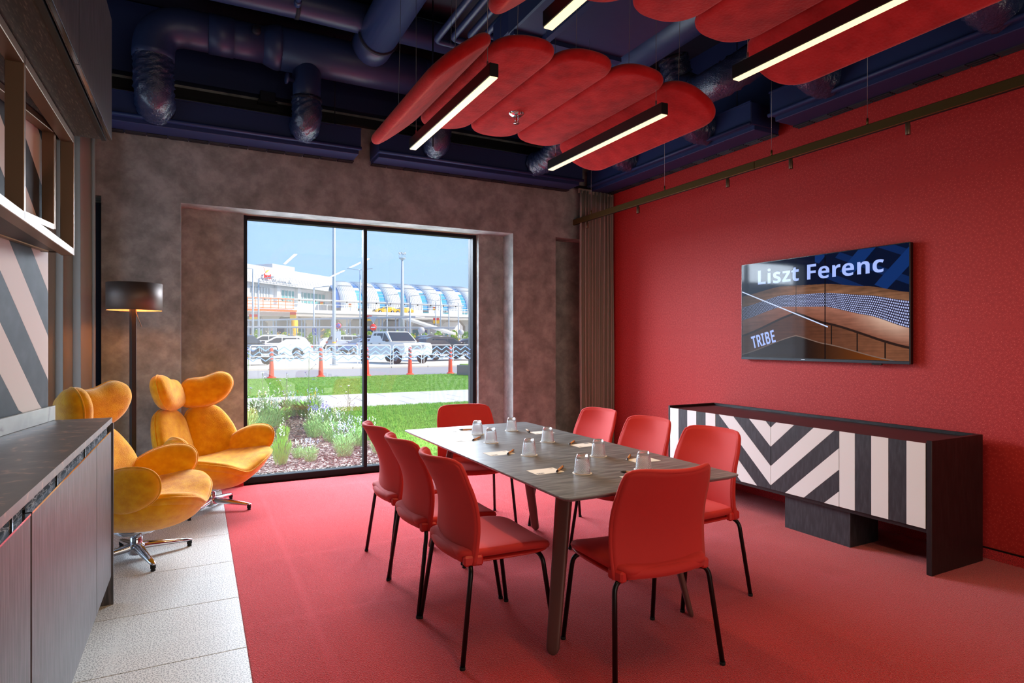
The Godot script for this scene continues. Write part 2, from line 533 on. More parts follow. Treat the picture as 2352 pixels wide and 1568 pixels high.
	mat("tv_bezel", Color(0.14, 0.16, 0.19), 0.4, 0.3)
	glow("strip_glow", Color(1.0, 0.90, 0.68), 1.15)
	glow("bulb_glow", Color(1.0, 0.66, 0.35), 4.0)
	# out of doors
	m = mat("grass", Color(1, 1, 1), 0.95)
	tri_tex(m, noise_tex(S, 0.05, 5, [[0.0, Color(0.28, 0.46, 0.09)], [0.5, Color(0.40, 0.60, 0.14)], [1.0, Color(0.54, 0.70, 0.24)]], 512, 51), Vector3(0.6, 0.6, 0.6))
	mat("blade_a", Color(0.36, 0.60, 0.12), 0.8); mat("blade_b", Color(0.46, 0.68, 0.19), 0.8)
	m = mat("soil", Color(1, 1, 1), 0.95)
	tri_tex(m, noise_tex(S, 0.05, 4, [[0.0, Color(0.16, 0.12, 0.10)], [1.0, Color(0.34, 0.27, 0.23)]], 512, 53), Vector3(1, 1, 1))
	m = mat("bark", Color(1, 1, 1), 0.9); m.vertex_color_use_as_albedo = true
	mat("leaf_silver", Color(0.58, 0.74, 0.46), 0.8); mat("leaf_green", Color(0.40, 0.62, 0.22), 0.75)
	mat("leaf_fresh", Color(0.55, 0.74, 0.28), 0.75); mat("stem", Color(0.36, 0.46, 0.25), 0.8)
	mat("petal_violet", Color(0.46, 0.42, 0.80), 0.8); mat("petal_white", Color(0.84, 0.86, 0.80), 0.8)
	mat("petal_pale", Color(0.72, 0.74, 0.88), 0.8); mat("petal_yellow", Color(0.93, 0.72, 0.15), 0.8)
	m = mat("paving", Color(1, 1, 1), 0.9)
	tri_tex(m, noise_tex(S, 0.05, 4, [[0.0, Color(0.68, 0.68, 0.68)], [1.0, Color(0.80, 0.80, 0.795)]], 512, 55), Vector3(0.8, 0.8, 0.8))
	m = mat("asphalt", Color(1, 1, 1), 0.95)
	tri_tex(m, noise_tex(S, 0.05, 4, [[0.0, Color(0.52, 0.52, 0.54)], [1.0, Color(0.64, 0.64, 0.65)]], 512, 57), Vector3(0.5, 0.5, 0.5))
	m = mat("lot", Color(1, 1, 1), 0.95)
	tri_tex(m, noise_tex(S, 0.05, 4, [[0.0, Color(0.74, 0.73, 0.71)], [1.0, Color(0.84, 0.83, 0.81)]], 512, 58), Vector3(0.5, 0.5, 0.5))
	mat("kerb", Color(0.80, 0.77, 0.72), 0.9)
	mat("white_paint", Color(0.92, 0.92, 0.92), 0.5)
	mat("galvanised", Color(0.66, 0.70, 0.74), 0.45, 0.4)
	mat("bollard_orange", Color(0.95, 0.26, 0.10), 0.5); mat("bollard_grey", Color(0.42, 0.44, 0.47), 0.4)
	mat("concrete", Color(0.72, 0.70, 0.67), 0.9)
	mat("cladding", Color(0.90, 0.90, 0.90), 0.55); mat("cladding_grey", Color(0.74, 0.74, 0.75), 0.6)
	mat("vault_metal", Color(0.88, 0.88, 0.88), 0.5)
	mat("vault_seam", Color(0.62, 0.64, 0.66), 0.5, 0.3)
	mat("vault_roof", Color(0.60, 0.64, 0.69), 0.45, 0.3)
	mat("glazing_teal", Color(0.34, 0.62, 0.64), 0.12); mat("glazing_blue", Color(0.30, 0.62, 0.80), 0.10)
	mat("glazing_deep", Color(0.16, 0.36, 0.62), 0.12); mat("mullion", Color(0.80, 0.84, 0.86), 0.5)
	mat("hall_front", Color(0.90, 0.90, 0.90), 0.8)
	mat("sign_orange", Color(0.95, 0.42, 0.10), 0.6); mat("sign_yellow", Color(0.97, 0.72, 0.12), 0.6)
	mat("sign_red", Color(0.90, 0.16, 0.13), 0.6); mat("sign_blue", Color(0.10, 0.32, 0.75), 0.6)
	mat("hedge_a", Color(0.58, 0.70, 0.28), 0.9); mat("hedge_b", Color(0.46, 0.62, 0.24), 0.9)
	mat("tyre", Color(0.06, 0.06, 0.065), 0.8); mat("alloy", Color(0.66, 0.67, 0.69), 0.3, 0.7)
	mat("car_glass", Color(0.12, 0.16, 0.20), 0.06); mat("tail_red", Color(0.80, 0.06, 0.07), 0.25)
	mat("head_clear", Color(0.85, 0.87, 0.90), 0.15); mat("car_trim", Color(0.07, 0.07, 0.08), 0.5)

# ---------------------------------------------------------------- room
const WDIR := Vector3(0.1585, 0, -0.9874)      # along the slanted wall, towards the window
const WOUT := Vector3(0.9874, 0, 0.1585)       # from that wall into the room
const WEND := Vector3(-0.66, 0, -3.751)        # where it ends

func room_shell():
	# floors
	var carpet := structure("floor", box_mesh(Vector3(4.30, 0.20, 9.0), 0.004), mats.carpet, Vector3(2.345, -0.10, -1.72))
	carpet.set_meta("label", "red carpet with a short dense pile")
	var base := structure("floor", box_mesh(Vector3(2.25, 0.18, 9.0)), mats.tile_joint, Vector3(-0.930, -0.098, -1.72))
	base.set_meta("label", "pale speckled terrazzo tile floor beside the carpet")
	for k in 15:
		var z0 := -6.503 + 0.595 * k
		for c in 2:
			part("tile", box_mesh(Vector3(1.196, 0.02, 0.592), 0.0015), mats.terrazzo, base, Vector3(0.194 - 0.598 - 1.2 * c + 0.930, -0.010 + 0.098, z0 + 0.2975 + 1.72))
	# window wall
	var st := new_st(true)
	var zf := -5.98
	var zr := -6.22
	var zb := -6.42
	var slab := func(x0, x1, y0, y1, z0, z1):
		add_box(st, Vector3((x0 + x1) / 2, (y0 + y1) / 2, (z0 + z1) / 2), Vector3(x1 - x0, y1 - y0, z1 - z0))
	slab.call(-2.15, 4.55, 2.545, 4.30, zb, zf)
	slab.call(-0.70, -0.128, 0.0, 2.545, zb, zf)
	slab.call(3.10, 3.65, 0.0, 2.545, zb, zf)
	slab.call(-2.15, -0.70, 0.0, 2.545, zb, zr)
	slab.call(-0.128, 0.385, 0.0, 2.545, zb, zr)
	slab.call(2.79, 3.10, 0.0, 2.545, zb, zr)
	slab.call(3.65, 4.55, 0.0, 2.545, zb, zr)
	var ww := structure("wall_north", done(st), mats.plaster)
	ww.set_meta("label", "grey brown mottled plaster wall round the window")
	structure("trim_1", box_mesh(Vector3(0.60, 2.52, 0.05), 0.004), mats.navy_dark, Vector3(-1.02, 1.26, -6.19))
	# red wall, the far west wall, the wall behind the camera, the slanted wall, the ceiling
	structure("wall_east", box_mesh(Vector3(0.16, 4.30, 9.2)), mats.wall_red, Vector3(4.46, 2.15, -1.80)).set_meta("label", "red wall covering with fine pale flecks")
	var sw := new_st(true)
	add_box(sw, Vector3(-2.07, 2.15, -0.70), Vector3(0.16, 4.30, 7.0)); add_box(sw, Vector3(-2.07, 2.15, -6.01), Vector3(0.16, 4.30, 0.82))
	add_box(sw, Vector3(-2.07, 3.40, -4.90), Vector3(0.16, 1.80, 1.4)); add_box(sw, Vector3(-2.07, 0.03, -4.90), Vector3(0.16, 0.06, 1.4))
	structure("wall_west", done(sw), mats.plaster)
	var w2 := Node3D.new(); w2.name = "window_2"; add_child(w2); w2.set_meta("kind", "structure"); w2.position = Vector3(-2.07, 0.06, -4.90)
	part("pane", box_mesh(Vector3(0.008, 2.44, 1.4)), mats.glass, w2, Vector3(0, 1.22, 0))
	for z in [-0.68, 0.68]: part("frame", box_mesh(Vector3(0.09, 2.44, 0.04)), mats.frame_steel, w2, Vector3(0, 1.22, z))
	var ss := new_st(true)
	add_box(ss, Vector3(-1.05, 2.15, 2.72), Vector3(2.2, 4.30, 0.16)); add_box(ss, Vector3(4.15, 2.15, 2.72), Vector3(0.8, 4.30, 0.16))
	add_box(ss, Vector3(1.9, 3.50, 2.72), Vector3(3.8, 1.60, 0.16))
	structure("wall_south", done(ss), mats.plaster)
	var w3 := Node3D.new(); w3.name = "added_window_3"; add_child(w3); w3.set_meta("kind", "structure"); w3.position = Vector3(1.9, 0, 2.72)  # unseen glazed front, added as an opening for the fill light
	for k in 3: part("pane", box_mesh(Vector3(1.22, 2.70, 0.01)), mats.glass, w3, Vector3(-1.26 + 1.26 * k, 1.35, 0))
	for k in 4: part("frame", box_mesh(Vector3(0.04, 2.70, 0.06)), mats.frame_steel, w3, Vector3(-1.88 + 1.2533 * k, 1.35, 0))
	# unseen closed room added behind the glazed front, for the fill light
	var lb := new_st(true)
	add_box(lb, Vector3(1.2, -0.1, 5.0), Vector3(6.9, 0.2, 4.6)); add_box(lb, Vector3(1.2, 3.2, 5.0), Vector3(6.9, 0.2, 4.6)); add_box(lb, Vector3(1.2, 1.5, 7.3), Vector3(6.9, 3.6, 0.2))
	add_box(lb, Vector3(-2.2, 1.5, 5.0), Vector3(0.2, 3.6, 4.6)); add_box(lb, Vector3(4.6, 1.5, 5.0), Vector3(0.2, 3.6, 4.6))
	structure("added_fill_room", done(lb), mats.lacquer_cream)
	structure("ceiling", box_mesh(Vector3(6.7, 0.16, 9.2)), mats.navy_dark, Vector3(1.2, 4.23, -1.80)).set_meta("label", "dark navy painted slab above the services")
	var mid := WEND + WDIR * -3.15 - WOUT * 0.10
	structure("wall_west", box_mesh(Vector3(0.14, 4.15, 6.12)), mats.plaster, Vector3(mid.x, 2.075, mid.z), Vector3(0, -9.12, 0))
	# carpet-faced baseboards with a dark cap
	var bb := structure("baseboard_east", box_mesh(Vector3(0.012, 0.062, 8.3)), mats.carpet, Vector3(4.374, 0.031, -1.75))
	part("cap", box_mesh(Vector3(0.014, 0.008, 8.3)), mats.black_steel, bb, Vector3(0, 0.035, 0))
	var b2 := structure("baseboard_north", box_mesh(Vector3(0.51, 0.062, 0.014)), mats.carpet, Vector3(0.128, 0.031, -6.213))
	part("cap", box_mesh(Vector3(0.51, 0.008, 0.016)), mats.black_steel, b2, Vector3(0, 0.035, 0))
	var b3 := structure("baseboard_north", box_mesh(Vector3(0.31, 0.062, 0.014)), mats.carpet, Vector3(2.945, 0.031, -6.213))
	part("cap", box_mesh(Vector3(0.31, 0.008, 0.016)), mats.black_steel, b3, Vector3(0, 0.035, 0))
	var b4 := structure("baseboard_north", box_mesh(Vector3(0.55, 0.062, 0.014)), mats.carpet, Vector3(3.375, 0.031, -5.973))
	part("cap", box_mesh(Vector3(0.55, 0.008, 0.016)), mats.black_steel, b4, Vector3(0, 0.035, 0))
	# navy beam above the plaster and the dark channel below it
	structure("trim_2", box_mesh(Vector3(6.5, 0.58, 0.10)), mats.navy, Vector3(1.2, 3.85, -5.93))
	structure("trim_4", box_mesh(Vector3(0.03, 0.84, 8.6)), mats.navy, Vector3(4.368, 3.73, -1.62))
	structure("trim_3", box_mesh(Vector3(6.2, 0.075, 0.06)), mats.black_steel, Vector3(1.2, 3.475, -5.94))

func window_and_curtains():
	var w := Node3D.new(); w.name = "window_1"; add_child(w); w.set_meta("kind", "structure")
	w.set_meta("label", "tall two-pane window with a slim dark frame and zigzag film")
	w.position = Vector3(0, 0, -6.33)
	var fr: Material = mats.frame_steel
	part("frame", box_mesh(Vector3(0.035, 2.545, 0.135), 0.004), fr, w, Vector3(0.4025, 1.2725, -0.0225))
	part("frame", box_mesh(Vector3(0.040, 2.545, 0.135), 0.004), fr, w, Vector3(2.770, 1.2725, -0.0225))
	part("frame", box_mesh(Vector3(2.33, 0.035, 0.09), 0.004), fr, w, Vector3(1.585, 2.5275, 0))
	part("frame", box_mesh(Vector3(2.33, 0.060, 0.09), 0.004), fr, w, Vector3(1.585, 0.030, 0))
	part("mullion", box_mesh(Vector3(0.036, 2.45, 0.075), 0.004), fr, w, Vector3(1.543, 1.285, 0.004))
	part("sill", box_mesh(Vector3(2.40, 0.012, 0.05)), mats.galvanised, w, Vector3(1.585, 0.04, -0.075))
	for p in [[0.42, 1.525], [1.561, 2.75]]:
		part("pane", box_mesh(Vector3(p[1] - p[0], 2.45, 0.008)), mats.glass, w, Vector3((p[0] + p[1]) / 2, 1.285, -0.030))
		for row in 3:
			var st := new_st(true)
			var yb := 1.257 - 0.0495 * row
			var per := 0.1135
			var x: float = p[0]
			while x < p[1] - 0.001:
				var ph := fposmod(x - 0.474, per)
				var nx: float = minf(p[1], x + (per / 2 - fposmod(ph, per / 2)))
				if nx - x < 0.0005: nx = minf(p[1], x + per / 2)
				var ya := yb + 0.0405 * (1.0 - absf(fposmod(x - 0.474, per) / (per / 2) - 1.0))
				var yc := yb + 0.0405 * (1.0 - absf(fposmod(nx - 0.474, per) / (per / 2) - 1.0))
				var h := 0.0045
				for zz in [-0.0254, -0.0238]:
					if zz > -0.0245: quad(st, Vector3(x, ya - h, zz), Vector3(nx, yc - h, zz), Vector3(nx, yc + h, zz), Vector3(x, ya + h, zz))
					else: quad(st, Vector3(x, ya + h, zz), Vector3(nx, yc + h, zz), Vector3(nx, yc - h, zz), Vector3(x, ya - h, zz))
				x = nx
			part("zigzag_film", done(st), mats.film, w)
	# curtains
	curtain(Vector3(-1.30, 0.02, -5.80), 0.582, 3.02, 5, "taupe floor length curtain gathered beside the striped wall panel", 3)
	curtain(Vector3(3.885, 0.02, -5.86), 0.47, 3.06, 9, "taupe floor length curtain gathered in the corner of the red wall", 4)

func curtain(at: Vector3, width: float, height: float, folds: int, label: String, sd: int):
	var t := thing("curtain", label, "curtain", at, 0.0, "gathered curtains")
	var r := RandomNumberGenerator.new(); r.seed = sd
	var ph := []
	for k in folds * 2 + 2: ph.append(r.randf_range(-0.3, 0.3))
	var f := func(u: float, v: float) -> Vector3:
		var x: float = u * folds
		var i := int(x)
		var jitter: float = lerpf(ph[i], ph[i + 1], x - i)
		var a: float = TAU * (x + jitter * 0.5)
		var amp: float = 0.036 + 0.010 * sin(v * 2.0 + x)
		return Vector3(u * width + 0.012 * sin(a * 2.0) + 0.012 * (1.0 - v) * sin(u * 9.0), v * height, sin(a) * amp + 0.006 * sin(v * 7.0 + x * 1.3))
	part("fabric", sheet_mesh(f, folds * 14, 14, 0.004), mats.curtain, t)
	part("heading_tape", box_mesh(Vector3(width, 0.05, 0.012)), mats.curtain, t, Vector3(width / 2, height + 0.0, 0))
	part("track", box_mesh(Vector3(width + 0.1, 0.03, 0.04)), mats.black_steel, t, Vector3(width / 2, height + 0.04, 0))

# ---------------------------------------------------------------- ducts, diffusers, pipes
func diffuser(label: String, at: Vector3, turn: float, length: float):
	# local: length along x from 0, front face towards +z, back at z = 0, bottom at y = 0
	var t := thing("slot_diffuser", label, "air diffuser", at, turn, "navy slot diffusers along the walls")
	part("plenum", box_mesh(Vector3(length, 0.185, 0.34), 0.006), mats.navy, t, Vector3(length / 2, 0.130, 0.19))
	part("neck", box_mesh(Vector3(length - 0.02, 0.055, 0.29), 0.004), mats.navy, t, Vector3(length / 2, 0.030, 0.165))
	var prof := [Vector3(0.0, 0.042, 0.372), Vector3(length, 0.042, 0.372)]
	part("lip", tube_mesh(prof, 0.016, 8), mats.navy, t)
	part("flange", box_mesh(Vector3(length, 0.012, 0.012)), mats.navy, t, Vector3(length / 2, 0.221, 0.366))
	var n := int(length / 0.155)
	for k in n:
		var x := length * (k + 0.5) / n
		if k % 2 == 0:
			part("slot", box_mesh(Vector3(length / n - 0.01, 0.006, 0.075)), mats.grille, t, Vector3(x, 0.000, 0.06))
		else:
			part("slot", box_mesh(Vector3(length / n - 0.01, 0.006, 0.075)), mats.grille_bar, t, Vector3(x, 0.000, 0.06))
		for b in 3:
			part("vane", box_mesh(Vector3(length / n - 0.01, 0.006, 0.006)), mats.grille_bar, t, Vector3(x, -0.005, 0.03 + 0.03 * b))
	for hx in [0.22, length - 0.22]:
		part("hanger_rod", tube_mesh([Vector3(hx, 0.22, 0.28), Vector3(hx, 1.06, 0.28)], 0.004, 6), mats.navy_dark, t)
		part("bracket", box_mesh(Vector3(0.05, 0.02, 0.04)), mats.navy_dark, t, Vector3(hx, 0.232, 0.28))

func flex(label: String, pts: Array, r: float):
	# resample so that the crumpled skin has enough rings
	var cv := Curve3D.new()
	for p in rounded_path(pts, 0.11, 6): cv.add_point(p)
	var L := cv.get_baked_length()
	var out := []
	var n := int(L / 0.014)
	for k in n + 1: out.append(cv.sample_baked(L * k / n))
	var t := thing("flexible_duct", label, "duct", pts[0], 0.0, "crumpled flexible ducts")
	var loc := []
	for p in out: loc.append(p - pts[0])
	part("sleeve", tube_mesh(loc, r, 26, true, 0.085), mats.navy_flex, t)
	part("clamp_band", tube_mesh([loc[0], loc[2]], r * 1.03, 20), mats.navy_dark, t)

func ceiling_services():
	diffuser("navy slot diffuser over the armchairs on the plaster wall", Vector3(-1.0, 3.075, -5.965), 0.0, 2.335)
	diffuser("navy slot diffuser over the window on the plaster wall", Vector3(1.50, 3.075, -5.965), 0.0, 2.27)
	diffuser("navy slot diffuser on the red wall next to the corner curtain", Vector3(4.37, 3.085, -5.88), -90.0, 2.36)
	diffuser("navy slot diffuser on the red wall over the screen's free side", Vector3(4.37, 3.085, -3.34), -90.0, 2.5)
	# main round duct
	var nd: Material = mats.navy_duct
	var d := thing("round_duct", "large navy round duct running along the window wall", "duct", Vector3(-0.30, 3.80, -5.42))
	part("elbow", tube_mesh(rounded_path([Vector3(0, -0.28, 0), Vector3(0, 0, 0), Vector3(0.42, 0, 0)], 0.24, 9), 0.145, 28), nd, d)
	part("pipe", tube_mesh([Vector3(0.40, 0, 0), Vector3(0.78, 0, 0)], 0.145, 28), nd, d)
	part("coupling", tube_mesh([Vector3(0.38, 0, 0), Vector3(0.56, 0, 0)], 0.152, 28), nd, d)
	part("reducer", tube_mesh([Vector3(0.78, 0, 0), Vector3(0.86, 0, 0), Vector3(0.90, 0, 0), Vector3(0.92, 0, 0)], [0.145, 0.175, 0.180, 0.172], 28), nd, d)
	part("pipe", tube_mesh([Vector3(0.90, 0, 0), Vector3(2.15, 0, 0)], 0.172, 32), nd, d)
	part("reducer", tube_mesh([Vector3(2.15, 0, 0), Vector3(2.20, 0, 0), Vector3(2.30, 0, 0), Vector3(2.9, 0, 0)], [0.172, 0.165, 0.135, 0.135], 28), nd, d)
	part("tee", tube_mesh([Vector3(1.13, -0.05, 0), Vector3(1.13, -0.30, 0), Vector3(1.13, -0.42, 0)], [0.122, 0.114, 0.114], 26), nd, d)
	part("damper_knob", tube_mesh([Vector3(1.02, -0.26, 0.03), Vector3(0.975, -0.26, 0.045), Vector3(0.965, -0.26, 0.05), Vector3(0.955, -0.26, 0.052)], [0.016, 0.016, 0.045, 0.045], 16), nd, d)
	for x in [0.72, 2.26]:
		part("cap", tube_mesh([Vector3(x, 0.03, 0.13), Vector3(x, 0.035, 0.185)], [0.034, 0.034], 16), mats.navy_dark, d)
	var b := thing("branch_duct", "navy branch duct leading off the large round duct", "duct", Vector3(1.34, 3.90, -5.42))
	part("collar", tube_mesh([Vector3(0, 0.0, 0.05), Vector3(0, 0.0, 0.42)], 0.165, 28), nd, b)
	part("seam_ring", tube_mesh([Vector3(0, 0, 0.40), Vector3(0, 0, 0.425)], 0.172, 28), mats.navy_dark, b)
	part("pipe", tube_mesh([Vector3(0, 0.0, 0.42), Vector3(0, 0.0, 3.2)], 0.158, 28), nd, b)
	flex("crumpled flexible duct dropping from the duct's elbow", [Vector3(-0.30, 3.56, -5.42), Vector3(-0.295, 3.215, -5.42), Vector3(-0.29, 3.215, -5.62)], 0.135)
	flex("crumpled flexible duct dropping from the duct's tee", [Vector3(0.83, 3.42, -5.42), Vector3(0.83, 3.215, -5.42), Vector3(0.83, 3.215, -5.62)], 0.118)
	flex("flexible duct behind the tilted red panel, over the window", [Vector3(2.03, 3.7, -5.44), Vector3(2.03, 3.23, -5.44), Vector3(2.03, 3.23, -5.62)], 0.115)
	flex("flexible duct curling into the diffuser end over the window", [Vector3(3.32, 3.6, -5.0), Vector3(3.22, 3.22, -5.42), Vector3(3.16, 3.22, -5.62)], 0.118)
	flex("flexible duct into the red wall diffuser, close to the corner curtain", [Vector3(3.72, 3.7, -5.05), Vector3(3.84, 3.23, -5.08), Vector3(4.04, 3.23, -5.08)], 0.115)
	flex("flexible duct into the red wall diffuser, beside its open end", [Vector3(3.66, 3.8, -4.05), Vector3(3.82, 3.23, -4.03), Vector3(4.04, 3.23, -4.03)], 0.125)
	flex("flexible duct into the red wall diffuser above the sideboard end", [Vector3(3.62, 3.8, -2.9), Vector3(3.84, 3.23, -2.86), Vector3(4.04, 3.23, -2.86)], 0.125)
	flex("flexible duct into the red wall diffuser, past the long light", [Vector3(3.62, 3.85, -1.82), Vector3(3.86, 3.23, -1.80), Vector3(4.04, 3.23, -1.80)], 0.125)
	var e := thing("duct_elbow", "navy duct with a shiny flexible end over the red panels", "duct", Vector3(3.42, 3.30, -3.05))
	part("pipe", tube_mesh([Vector3(0.55, 0.45, 0.35), Vector3(0.12, 0.08, 0.03)], 0.12, 24), nd, e)
	part("ring", tube_mesh([Vector3(0.14, 0.10, 0.05), Vector3(0.11, 0.075, 0.03)], 0.132, 24), mats.navy_dark, e)
	part("sleeve", tube_mesh(rounded_path([Vector3(0.12, 0.08, 0.03), Vector3(-0.05, -0.06, -0.10), Vector3(-0.02, -0.05, -0.42), Vector3(0.1, 0.1, -0.7)], 0.09, 8), 0.118, 24, true, 0.085), mats.navy_flex, e)
	# flat air handling unit and its oval ducts
	var u := thing("fan_coil_unit", "flat dark navy air unit above the red panels", "air unit", Vector3(2.40, 3.50, -2.9))
	part("casing", box_mesh(Vector3(0.92, 0.32, 1.85), 0.01), mats.navy_duct, u, Vector3(0, 0.16, 0))
	part("rib", box_mesh(Vector3(0.05, 0.05, 1.85)), mats.navy, u, Vector3(-0.22, -0.02, 0))
	part("end_plate", box_mesh(Vector3(0.92, 0.03, 0.06)), mats.navy, u, Vector3(0, -0.015, -0.86))
	part("collector", box_mesh(Vector3(0.86, 0.22, 0.35), 0.03), mats.navy, u, Vector3(0, 0.14, -1.08))
	var o1 := thing("oval_duct", "dark oval duct beside the flat air unit", "duct", Vector3(3.06, 3.62, -4.0))
	part("pipe", tube_mesh([Vector3(0, 0, 0), Vector3(0.02, 0.05, 2.4)], 0.15, 24), nd, o1)
	part("elbow", tube_mesh(rounded_path([Vector3(0, 0, 0.02), Vector3(0, 0, -0.3), Vector3(0.1, -0.35, -0.4)], 0.18, 6), 0.14, 24), nd, o1)
	# four parallel pipes that turn a corner
	for k in 4:
		var x := 1.69 + 0.105 * k
		var z := -4.60 + 0.09 * k
		var pp := thing("water_pipe", "navy pipe in a row of four bent pipes above the panels", "pipe", Vector3(x, 3.75, z), 0.0, "four bent pipes")
		part("tube", tube_mesh(rounded_path([Vector3(0, 0, 2.2), Vector3(0, 0, 0), Vector3(1.4 - 0.1 * k, 0, -0.02)], 0.05, 5), 0.026, 12), nd, pp)
		part("clip", box_mesh(Vector3(0.075, 0.012, 0.03)), mats.navy_dark, pp, Vector3(0, 0.03, 0.8))
	# lagged pipe, conduit, tray
	var ins := thing("lagged_pipe", "thick lagged pipe under the navy slab", "pipe", Vector3(-0.6, 4.0, -5.05))
	part("lagging", tube_mesh([Vector3(0, 0, 0), Vector3(0.6, 0, 0.02), Vector3(1.3, 0, 0.04), Vector3(2.6, -0.02, 0.06)], 0.115, 22, true, 0.015), nd, ins)
	part("band", tube_mesh([Vector3(1.28, 0, 0.04), Vector3(1.31, 0, 0.04)], 0.122, 22), mats.navy_dark, ins)
	var cd := thing("conduit", "thin conduit dropping from the slab by the lagged pipe", "conduit", Vector3(0.66, 3.86, -4.75))
	part("tube", tube_mesh(rounded_path([Vector3(0, 0, 0), Vector3(0, 0.0, 0.3), Vector3(0.05, 0.25, 0.9)], 0.08, 4), 0.02, 10), nd, cd)
	part("socket", tube_mesh([Vector3(0, 0, -0.02), Vector3(0, 0, 0.04)], 0.027, 10), nd, cd)
	var ju := thing("junction_box", "small dark box clamped on the channel over the armchairs", "junction box", Vector3(0.56, 3.54, -5.87))
	part("body", box_mesh(Vector3(0.13, 0.09, 0.06), 0.006), mats.navy_dark, ju)
	part("bracket", box_mesh(Vector3(0.16, 0.03, 0.05)), mats.black_steel, ju, Vector3(0, -0.05, 0))
	var rod := thing("hanger_rod", "long threaded rod hanging between ducts and red panels", "rod", Vector3(1.72, 2.95, -4.75))
	part("rod", tube_mesh([Vector3(0, 0.0, 0), Vector3(0, 1.2, 0)], 0.006, 6), mats.navy_dark, rod)
	part("nut", box_mesh(Vector3(0.02, 0.02, 0.02)), mats.navy_dark, rod, Vector3(0, 0.5, 0))
	# spot rail in front of the red wall
	var rail := thing("spot_rail", "long flat brass toned lighting rail in front of the red wall", "lighting rail", Vector3(3.90, 2.735, -5.98))
	part("track", box_mesh(Vector3(0.035, 0.062, 2.6), 0.003), mats.brass_rail, rail, Vector3(0, 0, 1.3))
	part("track", box_mesh(Vector3(0.035, 0.062, 3.2), 0.003), mats.brass_rail, rail, Vector3(0, 0, 4.203))
	part("groove", box_mesh(Vector3(0.016, 0.004, 5.8)), mats.black_steel, rail, Vector3(0, -0.0315, 2.9))
	for z in [0.35, 1.55, 2.75, 3.5, 4.7]:
		part("suspension", tube_mesh([Vector3(0, 0.03, z), Vector3(0, 0.075, z)], 0.007, 8), mats.brass_rail, rail)
		part("suspension_wire", tube_mesh([Vector3(0, 0.07, z), Vector3(0, 1.42, z)], 0.0015, 5), mats.cable, rail)
	for z in [-5.716, -4.822, -3.666, -3.062, -2.225, -1.4]:
		var sp := thing("spotlight", "small bronze cylinder spotlight hanging from the rail", "spotlight", Vector3(3.90, 2.703, z), 0.0, "spotlights on the brass rail")
		part("cylinder", lathe_mesh([Vector2(0.0, -0.075), Vector2(0.013, -0.075), Vector2(0.0135, -0.074), Vector2(0.0135, -0.004), Vector2(0.006, 0.0)], 20), mats.bronze, sp)
		part("lens", lathe_mesh([Vector2(0.0, -0.0765), Vector2(0.010, -0.0765), Vector2(0.011, -0.075)], 16), mats.tv_black, sp)
		part("pin", box_mesh(Vector3(0.004, 0.06, 0.004)), mats.bronze_dark, sp, Vector3(0.014, -0.045, 0.006))

# ---------------------------------------------------------------- acoustic panels and linear lights
func felt_panel(label: String, cx: float, cy: float, z: float, tilt: float, w: float, length: float) -> Node3D:
	var t := thing("acoustic_panel", label, "ceiling panel", Vector3(cx, cy, z), 0.0, "red felt ceiling panels")
	t.rotation_degrees.z = tilt
	var outline := []
	var r := w * 0.5
	# long board with fully rounded, slightly squared ends
	for k in 72:
		var a := TAU * k / 72.0
		var ex := 2.0 / 2.5
		var x := signf(cos(a)) * pow(absf(cos(a)), ex) * r
		var y := signf(sin(a)) * pow(absf(sin(a)), ex) * r
		outline.append(Vector2(x, y + (length / 2 - r) * signf(y)))
	var lay := func(p: Vector3) -> Vector3: return Vector3(p.x, p.z, p.y)
	var st := new_st()
	var rows := []
	for j in 9:
		var a := PI * j / 8.0
		var s := 1.0 - 0.028 / r * (1.0 - sin(a))
		var h := -cos(a) * 0.03
		var row := []
		for p in outline: row.append(lay.call(Vector3(p.x * s, p.y * (1.0 - 0.028 / (length / 2) * (1.0 - sin(a))), h)))
		rows.append(row)
	add_grid(st, rows, true, false, true)
	for e in [0, 8]:
		var c := Vector3(0, -0.03 if e == 0 else 0.03, 0)
		for k in outline.size():
			var p: Vector3 = rows[e][k]; var q: Vector3 = rows[e][(k + 1) % outline.size()]
			if e == 0: tri(st, c, p, q)
			else: tri(st, c, q, p)
	part("felt_board", done(st), mats.felt_red, t)
	for zz in [-length * 0.36, length * 0.36]:
		part("anchor", lathe_mesh([Vector2(0.0, 0.042), Vector2(0.006, 0.042), Vector2(0.008, 0.03)], 10), mats.cable, t, Vector3(0, 0, zz))
	return t

